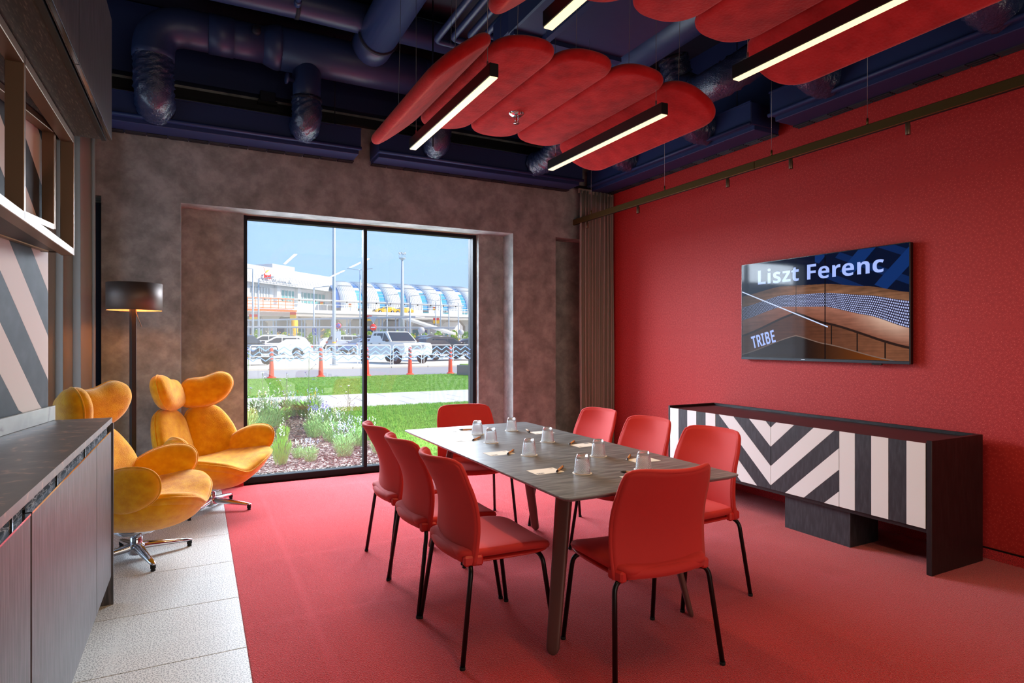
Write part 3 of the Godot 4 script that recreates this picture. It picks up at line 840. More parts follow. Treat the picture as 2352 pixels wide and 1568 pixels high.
func ceiling_panels():
	var rows := [[-3.15, "over mid table"], [-1.46, "over the table head"]]
	for g in 2:
		var z: float = rows[g][0]
		var w: String = rows[g][1]
		felt_panel("red felt panel tilted steeply, " + w, 1.085, 2.675, z, 38.0, 0.37, 1.30)
		felt_panel("red felt panel next to the steep panel over the table head" if g == 1 else "red felt panel between the steep panel and the sprinkler panel", 1.418, 2.775, z, 4.0, 0.345, 1.27)
		felt_panel("red felt panel pierced by the sprinkler head" if g == 0 else "red felt centre panel of the row over the table head", 1.765, 2.782, z, 0.0, 0.345, 1.27)
		felt_panel("red felt panel between the sprinkler panel and the drooping panel" if g == 0 else "red felt panel next to the drooping panel over the table head", 2.112, 2.775, z, -3.0, 0.345, 1.27)
		felt_panel("red felt panel drooping towards the red wall, " + w, 2.47, 2.70, z, -24.0, 0.39, 1.32)
		for k in 2:
			linear_light(Vector3(1.222 if k == 0 else 2.245, 2.575, z), ["linear pendant light under the seam of the steep panel, ", "linear pendant light under the drooping panel, "][k] + w)
	# suspension wires of the panels: each its own thin steel cable
	for z in [-3.15, -1.46]:
		for x in [1.085, 1.418, 1.765, 2.112, 2.47]:
			for zz in [-0.46, 0.46]:
				var c := solo("suspension_cable", tube_mesh([Vector3(0, 0, 0), Vector3(0.03, 1.33, 0)], 0.0014, 5), mats.cable, "thin steel cable that carries a red felt panel", "cable", Vector3(x, 2.81 if x > 1.2 and x < 2.3 else 2.71, z + zz), Vector3.ZERO, "panel suspension cables")
				c.set_meta("group", "panel suspension cables")
	var s := thing("sprinkler", "chrome sprinkler head poking through a red felt panel", "sprinkler", Vector3(1.745, 2.752, -3.32))
	s.scale = Vector3.ONE * 1.35
	part("escutcheon", lathe_mesh([Vector2(0.0, -0.012), Vector2(0.022, -0.012), Vector2(0.034, -0.004), Vector2(0.036, 0.0)], 24), mats.chrome, s)
	part("frame", tube_mesh([Vector3(-0.010, -0.010, 0), Vector3(-0.009, -0.03, 0), Vector3(0, -0.042, 0), Vector3(0.009, -0.03, 0), Vector3(0.010, -0.010, 0)], 0.0028, 8), mats.chrome, s)
	part("deflector", lathe_mesh([Vector2(0.0, -0.046), Vector2(0.014, -0.046), Vector2(0.014, -0.043), Vector2(0.0, -0.043)], 16), mats.chrome, s)
	part("bulb", tube_mesh([Vector3(0, -0.040, 0), Vector3(0, -0.012, 0)], 0.0025, 8), mats.tail_red, s)

func linear_light(at: Vector3, label: String):
	var t := thing("linear_light", label, "pendant light", at, 0.0, "linear pendant lights")
	var L := 1.205
	part("housing", box_mesh(Vector3(0.046, 0.062, L), 0.002), mats.black_steel, t, Vector3(0, 0.034, 0))
	part("light_diffuser", box_mesh(Vector3(0.038, 0.006, L - 0.008)), mats.strip_glow, t, Vector3(0, 0.001, 0))
	for z in [-L * 0.44, L * 0.44]:
		part("suspension_wire", tube_mesh([Vector3(0, 0.065, z), Vector3(0, 1.57, z)], 0.0015, 5), mats.cable, t)
		part("gripper", tube_mesh([Vector3(0, 0.065, z), Vector3(0, 0.10, z)], 0.005, 8), mats.cable, t)
	var l := AreaLight3D.new(); l.name = "strip_light"; t.add_child(l)
	l.area_size = Vector2(0.038, L - 0.01); l.area_normalize_energy = false
	l.rotation_degrees = Vector3(-90, 0, 0); l.position = Vector3(0, -0.004, 0)
	l.light_color = Color(1.0, 0.85, 0.64); l.light_energy = 19.0
	l.area_range = 12.0; l.area_attenuation = 2.0; l.shadow_enabled = true

# ---------------------------------------------------------------- kitchenette by the slanted wall
func on_slant(s: float, y: float, off: float) -> Vector3:
	var R := 0.09
	var s0 := -0.05
	if s <= s0: return WEND + WDIR * s + WOUT * off + Vector3(0, y, 0)
	var c := WEND + WDIR * s0 - WOUT * R
	var a := (s - s0) / R
	return c + (WOUT * cos(a) + WDIR * sin(a)) * (R + off) + Vector3(0, y, 0)

func slant_x(z: float) -> float:
	return WEND.x + (z - WEND.z) * WDIR.x / WDIR.z

func kitchenette():
	# striped wall panel: every stripe is a board of its own, wrapped round the wall's rounded end
	var sp := thing("striped_panel", "wall panel of diagonal charcoal and pale pink stripes above the counter", "wall panel", WEND)
	var e := 0.694 - 0.2165 * 4
	var k := 0
	while e < 5.2:
		var st := new_st(true)
		var lo := 1.03
		var hi := 2.384
		var s := -2.75
		var any := false
		var gap := 0.0008
		while s < 0.088:
			var ds := 0.04 if s < -0.09 else 0.008
			var s2 := minf(s + ds, 0.09)
			var a0 := clampf(e + gap - s, lo, hi); var b0 := clampf(e + 0.2165 - gap - s, lo, hi)
			var a1 := clampf(e + gap - s2, lo, hi); var b1 := clampf(e + 0.2165 - gap - s2, lo, hi)
			if b0 - a0 > 0.0001 or b1 - a1 > 0.0001:
				any = true
				var P := func(ss, yy, o): return on_slant(ss, yy, o) - WEND
				quad(st, P.call(s, a0, 0.012), P.call(s, b0, 0.012), P.call(s2, b1, 0.012), P.call(s2, a1, 0.012))
				quad(st, P.call(s, a0, 0.0), P.call(s2, a1, 0.0), P.call(s2, b1, 0.0), P.call(s, b0, 0.0))
				quad(st, P.call(s, a0, 0.0), P.call(s, a0, 0.012), P.call(s2, a1, 0.012), P.call(s2, a1, 0.0))
				quad(st, P.call(s, b0, 0.012), P.call(s, b0, 0.0), P.call(s2, b1, 0.0), P.call(s2, b1, 0.012))
			s = s2
		if any: part("stripe", done(st), mats.stripe_dark if posmod(k, 2) == 1 else mats.stripe_pale, sp)
		e += 0.2165; k += 1
	# stone upstand and counter
	var us := solo("stone_upstand", box_mesh(Vector3(0.016, 0.071, 3.8), 0.001), mats.stone_pale, "pale veined stone upstand between the counter and the striped panel", "upstand", WEND + WDIR * -1.903 + WOUT * 0.024 + Vector3(0, 0.9955, 0), Vector3(0, -9.12, 0))
	us.set_meta("label", "pale veined stone upstand between the counter and the striped panel")
	var z1 := 0.6
	var poly := [Vector2(-0.39, 3.738), Vector2(slant_x(-3.738) + 0.012, 3.738), Vector2(slant_x(z1) + 0.012, -z1), Vector2(-0.39, -z1)]
	solo("counter_top", prism_mesh(poly, 0.0, 0.026), mats.stone_dark, "dark stone counter top with rust coloured veins", "counter top", Vector3(0, 0.933, 0), Vector3(-90, 0, 0))
	# two base units with push-down fronts
	var spans := [[-3.735, -2.028, "dark wood base cabinet ending beside the armchair"], [-2.018, 0.6, "dark wood base cabinet running back from the dark door gap"]]
	for i in 2:
		var a: float = spans[i][0]; var b: float = spans[i][1]
		var len := b - a
		var t := thing("base_cabinet", spans[i][2], "cabinet", Vector3(-0.392, 0, a), 0.0, "base cabinets under the stone counter")
		part("door", box_mesh(Vector3(0.022, 0.742, len - 0.004), 0.0015), mats.wood_dark, t, Vector3(-0.011, 0.520, len / 2))
		part("edge_strip", box_mesh(Vector3(0.026, 0.006, len - 0.004)), mats.chrome, t, Vector3(-0.012, 0.893, len / 2))
		part("carcass", box_mesh(Vector3(0.20, 0.74, len - 0.01)), mats.black_steel, t, Vector3(-0.125, 0.52, len / 2))
		part("drawer_front", box_mesh(Vector3(0.012, 0.040, len - 0.02)), mats.wood_zebra, t, Vector3(-0.022, 0.912, len / 2))
		part("plinth", box_mesh(Vector3(0.02, 0.145, len - 0.05)), mats.black_steel, t, Vector3(-0.075, 0.0725, len / 2))
		for zz in ([-2.441, -2.989] if i == 0 else [-1.896, -1.35, -0.8]):
			part("divider", box_mesh(Vector3(0.016, 0.040, 0.010)), mats.black_steel, t, Vector3(-0.020, 0.912, zz - a))
		if i == 0:
			part("gable", box_mesh(Vector3(0.24, 0.932, 0.018)), mats.wood_dark, t, Vector3(-0.112, 0.466, 0.004))
			part("seam", box_mesh(Vector3(0.001, 0.74, 0.002)), mats.black_steel, t, Vector3(0.0004, 0.52, 0.53))
	# wall cabinet
	var wc := thing("wall_cabinet", "dark wood wall cabinet high above the counter", "cabinet", Vector3(-0.392, 2.385, -3.738))
	part("carcass", box_mesh(Vector3(0.24, 0.61, 4.3), 0.002), mats.wood_dark, wc, Vector3(-0.16, 0.315, 2.15))
	part("soffit", box_mesh(Vector3(0.75, 0.016, 4.3)), mats.wood_soffit, wc, Vector3(-0.42, 0.008, 2.15))
	for d in [[0.0, 0.975], [0.979, 2.4], [2.404, 4.3]]:
		part("door", box_mesh(Vector3(0.02, 0.62, d[1] - d[0]), 0.0015), mats.wood_dark, wc, Vector3(-0.010, 0.312, (d[0] + d[1]) / 2))
		part("edge_strip", box_mesh(Vector3(0.012, 0.005, d[1] - d[0] - 0.003)), mats.chrome, wc, Vector3(-0.006, 0.0, (d[0] + d[1]) / 2))
	part("finger_groove", box_mesh(Vector3(0.02, 0.012, 4.3)), mats.black_steel, wc, Vector3(-0.034, -0.001, 2.15))
	# hanging bronze shelf
	var sh := thing("hanging_shelf", "open bronze metal shelf frame hung under the wall cabinet", "shelf", Vector3(-0.55, 1.78, -3.74))
	var bz: Material = mats.bronze
	var L := 3.9
	var turn := Vector3(0, -9.12, 0)
	part("front_bar", box_mesh(Vector3(0.055, 0.036, L), 0.002), bz, sh, Vector3(-0.0275, 0.018, L / 2))
	part("front_bar", box_mesh(Vector3(0.055, 0.036, L), 0.002), bz, sh, Vector3(-0.0275, 0.582, L / 2))
	for zz in [0.014, 0.995, 2.3, 3.6]:
		part("post", box_mesh(Vector3(0.055, 0.60, 0.026), 0.002), bz, sh, Vector3(-0.0275, 0.30, zz))
	var off := Vector3(0.55, -1.78, 3.74)
	for yy in [1.90, 2.368]:
		part("rear_bar", box_mesh(Vector3(0.05, 0.03, 3.6), 0.002), bz, sh, on_slant(-1.93, yy, 0.045) + off, turn)
	for s in [-0.12, -1.1, -2.4]:
		part("rear_post", box_mesh(Vector3(0.05, 0.48, 0.026), 0.002), bz, sh, on_slant(s, 2.13, 0.045) + off, turn)
	var sa := on_slant(-0.13, 1.795, 0.03) + off
	part("end_bar", box_mesh(Vector3(absf(sa.x) + 0.02, 0.03, 0.026), 0.002), mats.bronze_dark, sh, Vector3(sa.x / 2 - 0.02, 0.016, 0.10))
	part("end_bar", box_mesh(Vector3(0.10, 0.03, 0.026), 0.002), mats.bronze_dark, sh, Vector3(-0.06, 0.583, 0.03))
	var pl := [Vector2(-0.05, -0.10), Vector2(slant_x(-3.64) + 0.59, -0.10), Vector2(slant_x(0.1) + 0.59, -3.84), Vector2(-0.05, -3.84)]
	part("shelf_plate", prism_mesh([pl[0], pl[3], pl[2], pl[1]], 0.0, 0.008), mats.bronze_dark, sh, Vector3(0, 0.004, 0), Vector3(-90, 0, 0))
	part("wall_rail", box_mesh(Vector3(0.03, 0.04, 3.6), 0.003), mats.brass_rail, sh, on_slant(-1.93, 1.80, 0.035) + off, turn)

# ---------------------------------------------------------------- sideboard and screen on the red wall
func clip_band(w: float, h: float, a: float, b: float, slope: float) -> Array:
	# the part of a w x h door where a <= y - slope * x <= b
	var poly := PackedVector2Array([Vector2(0, 0), Vector2(w, 0), Vector2(w, h), Vector2(0, h)])
	var big := 4.0
	var band := PackedVector2Array([Vector2(-big, a - slope * big), Vector2(big, a + slope * big), Vector2(big, b + slope * big), Vector2(-big, b - slope * big)])
	var r := Geometry2D.intersect_polygons(poly, band)
	return Array(r[0]) if r.size() > 0 else []

func sideboard_and_screen():
	# local: x along the front from the far end to the near end, front towards -x of the room
	var t := thing("sideboard", "long dark sideboard with cream and charcoal striped doors", "sideboard", Vector3(3.748, 0, -4.21), -90.0)
	var W := 2.205
	var H := 0.778
	var D := 0.55
	var wc: Material = mats.wood_case
	part("end_panel", box_mesh(Vector3(0.030, H, D), 0.002), wc, t, Vector3(W - 0.015, H / 2, -D / 2))
	part("end_panel", box_mesh(Vector3(0.022, H, D), 0.002), wc, t, Vector3(0.011, H / 2, -D / 2))
	part("top", box_mesh(Vector3(W - 0.052, 0.02, D - 0.03), 0.001), wc, t, Vector3(W / 2 - 0.004, 0.748, -D / 2 + 0.0))
	part("back_rail", box_mesh(Vector3(W - 0.05, 0.07, 0.018), 0.001), wc, t, Vector3(W / 2, 0.743, -D + 0.009))
	part("bottom", box_mesh(Vector3(W - 0.052, 0.025, D - 0.03)), wc, t, Vector3(W / 2, 0.2505, -D / 2))
	part("carcass", box_mesh(Vector3(W - 0.06, 0.48, D - 0.08)), mats.black_steel, t, Vector3(W / 2, 0.50, -D / 2 - 0.01))
	part("cable_box", box_mesh(Vector3(0.50, 0.245, 0.30), 0.002), mats.wood_stripe, t, Vector3(1.43, 0.1225, -0.20))
	var x0 := 0.024
	var dw := (W - 0.032 - x0) / 4.0
	var dh := 0.495
	for d in 4:
		var door := part("door", box_mesh(Vector3(dw - 0.004, dh, 0.014)), mats.wood_case, t, Vector3(x0 + dw * (d + 0.5), 0.265 + dh / 2, -0.013))
		var w := dw - 0.004
		var bands := []
		if d == 0 or d == 3:
			for k in 5:
				bands.append([[Vector2(w * k / 5 + 0.0004, 0), Vector2(w * (k + 1) / 5 - 0.0004, 0), Vector2(w * (k + 1) / 5 - 0.0004, dh), Vector2(w * k / 5 + 0.0004, dh)], k % 2 == 1])
		else:
			# mitred stripes that meet in a V between the two middle doors
			var slope := -0.93 if d == 1 else 0.93
			var width := 0.142
			for k in range(-5, 12):
				var at0 := -0.113 + width * k
				var a := at0 + (0.93 * w if d == 1 else 0.0)
				bands.append([clip_band(w, dh, a + 0.0006, a + width - 0.0006, slope), posmod(k, 2) == 0])
		for b in bands:
			if b[0].size() < 3: continue
			part("stripe", prism_mesh(b[0], 0.0, 0.006 + (0.0 if b[1] else 0.001)), mats.wood_stripe if b[1] else mats.lacquer_cream, door, Vector3(-w / 2, -dh / 2, 0.007))
	television()

func television():
	var W := 1.449
	var H := 0.838
	var t := thing("television", "large flat screen on the red wall showing a curved wooden interior", "television", Vector3(4.325, 1.612, -3.176), -90.0)
	part("casing", box_mesh(Vector3(W, H, 0.035), 0.003), mats.tv_black, t, Vector3(0, 0, -0.02))
	part("wall_mount", box_mesh(Vector3(0.5, 0.4, 0.03)), mats.tv_black, t, Vector3(0, -0.02, -0.042))
	part("bezel", box_mesh(Vector3(W, 0.020, 0.010), 0.001), mats.tv_bezel, t, Vector3(0, -H / 2 + 0.010, 0.001))
	for s in [-1, 1]: part("bezel", box_mesh(Vector3(0.005, H - 0.02, 0.006)), mats.tv_black, t, Vector3(s * (W / 2 - 0.0025), 0.01, 0.0))
	part("bezel", box_mesh(Vector3(W, 0.005, 0.006)), mats.tv_black, t, Vector3(0, H / 2 - 0.0025, 0.0))
	part("maker_mark", box_mesh(Vector3(0.032, 0.006, 0.001)), mats.alloy, t, Vector3(-0.10, -H / 2 + 0.012, 0.0065))
	part("sensor", box_mesh(Vector3(0.07, 0.012, 0.02), 0.002), mats.tv_black, t, Vector3(0.49, -H / 2 - 0.005, -0.01))
	var sw := W - 0.01
	var sh := H - 0.025
	var st := SurfaceTool.new(); st.begin(Mesh.PRIMITIVE_TRIANGLES); st.set_smooth_group(-1)
	var c := [Vector3(-sw / 2, -sh / 2, 0), Vector3(sw / 2, -sh / 2, 0), Vector3(sw / 2, sh / 2, 0), Vector3(-sw / 2, sh / 2, 0)]
	var uv := [Vector2(0, 1), Vector2(1, 1), Vector2(1, 0), Vector2(0, 0)]
	for k in [0, 2, 1, 0, 3, 2]:
		st.set_uv(uv[k]); st.add_vertex(c[k])
	var m := StandardMaterial3D.new(); m.resource_name = "screen_picture"
	m.albedo_color = Color(0.01, 0.01, 0.012); m.roughness = 0.05; m.metallic_specular = 0.28
	m.emission_enabled = true; m.emission = Color(0, 0, 0); m.emission_operator = BaseMaterial3D.EMISSION_OP_ADD
	m.emission_texture = ImageTexture.create_from_image(screen_picture())
	m.emission_energy_multiplier = 0.95
	part("screen", done(st), m, t, Vector3(0, 0.010, 0.001))
	var lm := glow("screen_letters", Color(0.62, 0.70, 0.95), 0.95)
	lm.albedo_color = Color(0.02, 0.02, 0.02); lm.roughness = 0.06; lm.metallic_specular = 0.28
	var f := text_mesh("Liszt Ferenc", 0.118, 0.0004)
	var word := part("screen_lettering", f, lm, t, Vector3(-0.005, 0.288, 0.0016))
	word.scale = Vector3(1.19, 1.0, 1.0)
	var tribe := part("screen_lettering", text_mesh("TRIBE", 0.105, 0.0004), lm, t, Vector3(-0.49, -0.245, 0.0016), Vector3(0, 0, 14))
	tribe.scale = Vector3(0.62, 1.0, 1.0)
	var l := AreaLight3D.new(); l.name = "screen_light"; t.add_child(l)
	l.area_size = Vector2(sw, sh); l.area_normalize_energy = false
	l.rotation_degrees = Vector3(0, 180, 0); l.position = Vector3(0, 0.01, 0.012)
	l.light_color = Color(0.75, 0.7, 0.8); l.light_energy = 0.03; l.area_range = 8.0; l.area_attenuation = 2.0; l.shadow_enabled = true

func screen_picture() -> Image:
	var w := 720
	var h := 408
	var im := Image.create(w, h, false, Image.FORMAT_RGB8)
	var n := FastNoiseLite.new(); n.seed = 5; n.frequency = 0.01
	var seg := func(u, pts):
		for k in pts.size() - 1:
			if u <= pts[k + 1][0]:
				var t: float = (u - pts[k][0]) / (pts[k + 1][0] - pts[k][0])
				t = t * t * (3.0 - 2.0 * t) * 0.35 + t * 0.65
				return lerpf(pts[k][1], pts[k + 1][1], t)
		return pts[-1][1]
	for x in w:
		var u := float(x) / w
		var v1: float = seg.call(u, [[0.0, 0.34], [0.28, 0.268], [0.56, 0.284], [0.8, 0.34], [1.0, 0.418]])
		var v2: float = seg.call(u, [[0.0, 0.46], [0.28, 0.362], [0.56, 0.368], [0.8, 0.42], [1.0, 0.49]])
		var v3: float = seg.call(u, [[0.0, 0.60], [0.28, 0.478], [0.56, 0.50], [0.8, 0.60], [1.0, 0.72]])
		var v4: float = seg.call(u, [[0.0, 0.76], [0.38, 0.54], [0.56, 0.646], [1.0, 0.875]])
		var v5: float = seg.call(u, [[0.0, 0.97], [0.38, 0.77], [0.56, 0.85], [0.9, 0.985], [1.0, 1.03]])
		for y in h:
			var v := float(y) / h
			var g := n.get_noise_2d(x * 0.6, y * 9.0) * 0.5 + n.get_noise_2d(x * 2.0, y * 3.0) * 0.25
			var col: Color
			if v < v1:
				col = Color(0.03, 0.06, 0.15)
				var a := u * 1.78 + v * 1.0
				var b := u * 1.78 - v * 2.2
				if u > 0.5:
					if fposmod(a * 2.1 + 0.2, 1.0) < 0.34 and b > 0.75: col = Color(0.06, 0.17, 0.38)
					elif fposmod(b * 2.0, 1.0) < 0.30 and a > 1.15: col = Color(0.05, 0.13, 0.30)
			elif v < v2:
				var t := (v - v1) / (v2 - v1)
				col = Color(0.38, 0.25, 0.18).lerp(Color(0.48, 0.33, 0.24), t) * (1.0 + g * 0.5)
			elif v < v3:
				var t := (v - v2) / (v3 - v2)
				var cell := Vector2(fposmod(u * 95.0 + floorf(t * 9.0) * 0.5, 1.0) - 0.5, fposmod(t * 9.0, 1.0) - 0.5)
				col = Color(0.66, 0.70, 0.88) if cell.length() < 0.36 else Color(0.14, 0.12, 0.18)
			elif v < v4:
				var t := (v - v3) / maxf(v4 - v3, 0.01)
				col = Color(0.55, 0.36, 0.30).lerp(Color(0.46, 0.28, 0.22), t) * (1.0 + g * 0.3)
				col = col.lerp(Color(0.82, 0.70, 0.62), clampf(1.0 - absf(u - 0.9) * 5.0, 0.0, 0.8) * (1.0 - t))
			elif v < v5:
				col = Color(0.30, 0.17, 0.12).lerp(Color(0.44, 0.27, 0.19), clampf((u - 0.4) * 2.0, 0.0, 1.0)) * (1.0 + g * 0.3)
				if u > 0.56 and (fposmod((u - 0.595) * 7.0, 1.0) < 0.05): col = Color(0.12, 0.08, 0.07)
				if v - v4 < 0.022: col = Color(0.16, 0.10, 0.09)
			else:
				col = Color(0.13, 0.08, 0.07).lerp(Color(0.55, 0.26, 0.06), clampf((u - 0.45) * 1.8, 0.0, 1.0))
				if v - v5 < 0.01: col = Color(0.45, 0.36, 0.32)
			if u < 0.38:
				col = col.lerp(Color(0.20, 0.22, 0.25), clampf((0.38 - u) * 1.6, 0.0, 0.6))
			if absf(u - 0.562) < 0.003 or (absf(u - 0.383) < 0.0012 and v < 0.54): col = Color(0.03, 0.03, 0.05)
			var line := absf(v - (0.29 + (u - 0.0) * 0.70))
			if u < 0.578 and line < 0.006: col = Color(0.78, 0.84, 1.0)
			im.set_pixel(x, y, col.clamp())
	return im

# ---------------------------------------------------------------- table and what lies on it
const TABLE_Y := 0.742

func meeting_table():
	var c := Vector3(1.735, 0, -3.03)
	var t := thing("meeting_table", "long grey stone topped meeting table on slim brown legs", "table", c)
	var hw := 0.475
	var hl := 1.035
	# thin top with undercut edges, a little bowed along its long sides
	var outline := []
	for p in round_rect(hw * 2, hl * 2, 0.03, 4):
		outline.append(Vector2(p.x, p.y))
	var rows := []
	for lv in [[TABLE_Y - 0.022, 0.965], [TABLE_Y - 0.007, 0.998], [TABLE_Y - 0.0035, 1.0], [TABLE_Y, 0.9985]]:
		var row := []
		for p in outline: row.append(Vector3(p.x - (1.0 - lv[1]) * hw * signf(p.x) * 1.6, lv[0], -p.y + (1.0 - lv[1]) * hw * signf(p.y) * 1.6))
		rows.append(row)
	var st := new_st(true)
	add_grid(st, rows, true)
	for e in [0, 3]:
		var row: Array = rows[e]
		var cc := Vector3(0, row[0].y, 0)
		for k in row.size():
			if e == 0: tri(st, cc, row[(k + 1) % row.size()], row[k])
			else: tri(st, cc, row[k], row[(k + 1) % row.size()])
	part("table_top", done(st), mats.table_stone, t)
	part("underframe", box_mesh(Vector3(0.50, 0.03, 1.5), 0.004), mats.table_leg, t, Vector3(0, TABLE_Y - 0.038, 0))
	for sx in [-1, 1]:
		for sz in [-1, 1]:
			var top := Vector3(sx * 0.255 + 0.005, TABLE_Y - 0.022, sz * 0.68)
			var bot := Vector3(sx * 0.375 - (0.0 if sx < 0 else -0.045), 0.0, sz * 0.775)
			part("leg", blade_leg(top, bot), mats.table_leg, t)
	# tumblers turned over on round coasters
	var spots := [[1.632, -3.658], [1.572, -3.322], [1.906, -3.70], [1.888, -3.188], [1.579, -2.859], [1.892, -2.666], [1.58, -2.354], [1.882, -2.285]]
	var seats := ["the seat at the window end of the table", "the armchair-side seat closest to the window", "the sideboard-side seat closest to the window", "the middle seat on the sideboard side", "the middle seat on the armchair side", "the sideboard-side seat next to the table head", "the armchair-side seat next to the table head", "the seat at the table head"]
	var proto: Node3D = null
	for i in spots.size():
		var at := Vector3(spots[i][0], TABLE_Y, spots[i][1])
		var cs := solo("coaster", lathe_mesh([Vector2(0.0, 0.0), Vector2(0.0455, 0.0), Vector2(0.046, 0.0008), Vector2(0.0455, 0.0016), Vector2(0.0, 0.0016)], 40), mats.paper, "round paper coaster under the tumbler of " + seats[i], "coaster", at, Vector3.ZERO, "paper coasters on the table")
		part("print", box_mesh(Vector3(0.018, 0.0002, 0.006)), mats.ink, cs, Vector3(0.0, 0.0018, 0.0))
		if proto == null:
			proto = thing("glass_tumbler", "upturned dimpled glass tumbler of " + seats[i], "glass", at + Vector3(0, 0.0017, 0), 0.0, "upturned tumblers on the table")
			part("glass_body", tumbler_mesh(), mats.tumbler, proto)
		else:
			copy_of(proto, at + Vector3(0, 0.0017, 0), 37.0 * i, "upturned dimpled glass tumbler of " + seats[i])
	# note cards: [corner a, corner b along the long side, corner d]
	var cards := [[Vector2(1.57, -3.86), 12.0], [Vector2(1.465, -3.475), -4.0], [Vector2(1.457, -2.978), 1.0], [Vector2(1.449, -2.468), 0.0], [Vector2(2.045, -3.53), 0.0], [Vector2(2.017, -2.985), 3.0], [Vector2(2.03, -2.47), -3.0], [Vector2(1.735, -2.140), 88.0]]
	var order := [seats[0], seats[1], seats[4], seats[6], seats[2], seats[3], seats[5], seats[7]]
	for i in cards.size():
		var p: Vector2 = cards[i][0]
		var card := thing("note_card", "white printed note card of " + order[i], "note card", Vector3(p.x, TABLE_Y, p.y), cards[i][1] + (180.0 if i in [4, 5, 6] else 0.0), "note cards on the table")
		part("card", box_mesh(Vector3(0.146, 0.0008, 0.104)), mats.paper, card, Vector3(0, 0.0004, 0))
		var wd := part("print", text_mesh("TRIBE", 0.016, 0.0002), mats.ink, card, Vector3(-0.045, 0.0010, 0.036), Vector3(-90, 0, 0))
		wd.scale = Vector3(0.62, 1, 1)
		part("fine_print", box_mesh(Vector3(0.022, 0.0002, 0.002)), mats.ink, card, Vector3(0.05, 0.0009, -0.035))
		part("fine_print", box_mesh(Vector3(0.016, 0.0002, 0.002)), mats.ink, card, Vector3(0.05, 0.0009, -0.030))
	# pens: [black tip, other end]
	var pens := [[1.59, -3.86, 1.72, -3.83], [1.487, -3.413, 1.592, -3.511], [1.47, -2.907, 1.566, -3.010], [1.471, -2.407, 1.575, -2.508], [2.008, -3.682, 1.962, -3.548], [1.932, -3.016, 2.034, -3.112], [1.945, -2.49, 2.045, -2.590], [1.735, -2.272, 1.845, -2.180]]
	for i in pens.size():
		var a := Vector3(pens[i][0], 0, pens[i][1])
		var b := Vector3(pens[i][2], 0, pens[i][3])
		var dir := (b - a).normalized()
		var pen := thing("ballpoint_pen", "kraft ballpoint pen with black tip of " + order[i], "pen", Vector3((a.x + b.x) / 2, TABLE_Y + 0.0065, (a.z + b.z) / 2), rad_to_deg(atan2(-dir.z, dir.x)), "kraft pens on the table")
		part("barrel", tube_mesh([Vector3(-0.045, 0, 0), Vector3(0.052, 0, 0)], 0.0052, 12), mats.kraft, pen)
		part("tip", tube_mesh([Vector3(-0.045, 0, 0), Vector3(-0.058, 0, 0), Vector3(-0.068, 0, 0), Vector3(-0.071, 0, 0)], [0.0054, 0.0050, 0.0022, 0.0008], 12), mats.pen_black, pen)
		part("button", tube_mesh([Vector3(0.052, 0, 0), Vector3(0.058, 0, 0), Vector3(0.059, 0, 0), Vector3(0.068, 0, 0)], [0.0052, 0.0050, 0.0028, 0.0028], 12), mats.pen_black, pen)
		part("clip", box_mesh(Vector3(0.035, 0.0015, 0.003)), mats.kraft, pen, Vector3(0.035, 0.0065, 0.001))

func blade_leg(top: Vector3, bot: Vector3) -> ArrayMesh:
	var st := new_st()
	var axis := bot - top
	var out := Vector3(axis.x, 0, axis.z).normalized()
	var side := out.cross(Vector3.UP).normalized()
	var rows := []
	var n := 14
	for j in n + 1:
		var t := float(j) / n
		if j > 9: t = 0.955 + 0.045 * sin(PI / 2 * (j - 9) / 5.0)
		else: t = 0.955 * j / 9.0
		var a: float = lerpf(0.040, 0.029, t)
		var b: float = lerpf(0.020, 0.013, t)
		if t > 0.955:
			var q := sqrt(maxf(0.0, 1.0 - pow((t - 0.955) / 0.045, 2.0)))
			a *= maxf(q, 0.05); b *= maxf(0.3 + 0.7 * q, 0.05)
		var c: Vector3 = top + axis * t
		var row := []
		for k in 16:
			var an := TAU * k / 16
			row.append(c + side * a * signf(cos(an)) * pow(absf(cos(an)), 0.6) + out * b * signf(sin(an)) * pow(absf(sin(an)), 0.6))
		rows.append(row)
	add_grid(st, rows, true)
	for k in 16: tri(st, bot, rows[n][k], rows[n][(k + 1) % 16])
	return done(st)

func tumbler_mesh() -> ArrayMesh:
	# upside down: rim at y = 0, base on top; diamond dimples outside
	var seg := 120
	var rows := []
	var outer := []
	var H := 0.088
	for j in 61:
		var t := j / 60.0
		var y := t * (H - 0.004)
		var r: float = 0.0385 - 0.0075 * t - 0.006 * pow(t, 6.0)
		outer.append([r, y, 1.0 if t > 0.08 and t < 0.86 else 0.0])
	outer.append([0.0225, H - 0.001, 0.0]); outer.append([0.019, H, 0.0]); outer.append([0.0005, H, 0.0])
	var inner := [[0.0375, 0.0, 0.0], [0.0362, 0.004, 0.0], [0.0345, 0.03, 0.0], [0.0315, 0.06, 0.0], [0.0285, 0.070, 0.0], [0.022, 0.0735, 0.0], [0.0005, 0.0745, 0.0]]
	inner.reverse()
	for o in inner + outer:
		var row := []
		for k in seg:
			var a := TAU * k / seg
			var d := 0.0
			if o[2] > 0.5:
				var p := absf(sin(a * 11.0 + o[1] * 330.0) * sin(a * 11.0 - o[1] * 330.0))
				d = -0.0020 * p
			var r: float = o[0] + d
			row.append(Vector3(cos(a) * r, o[1], -sin(a) * r))
		rows.append(row)
	var st := new_st()
	add_grid(st, rows, true)
	return done(st)

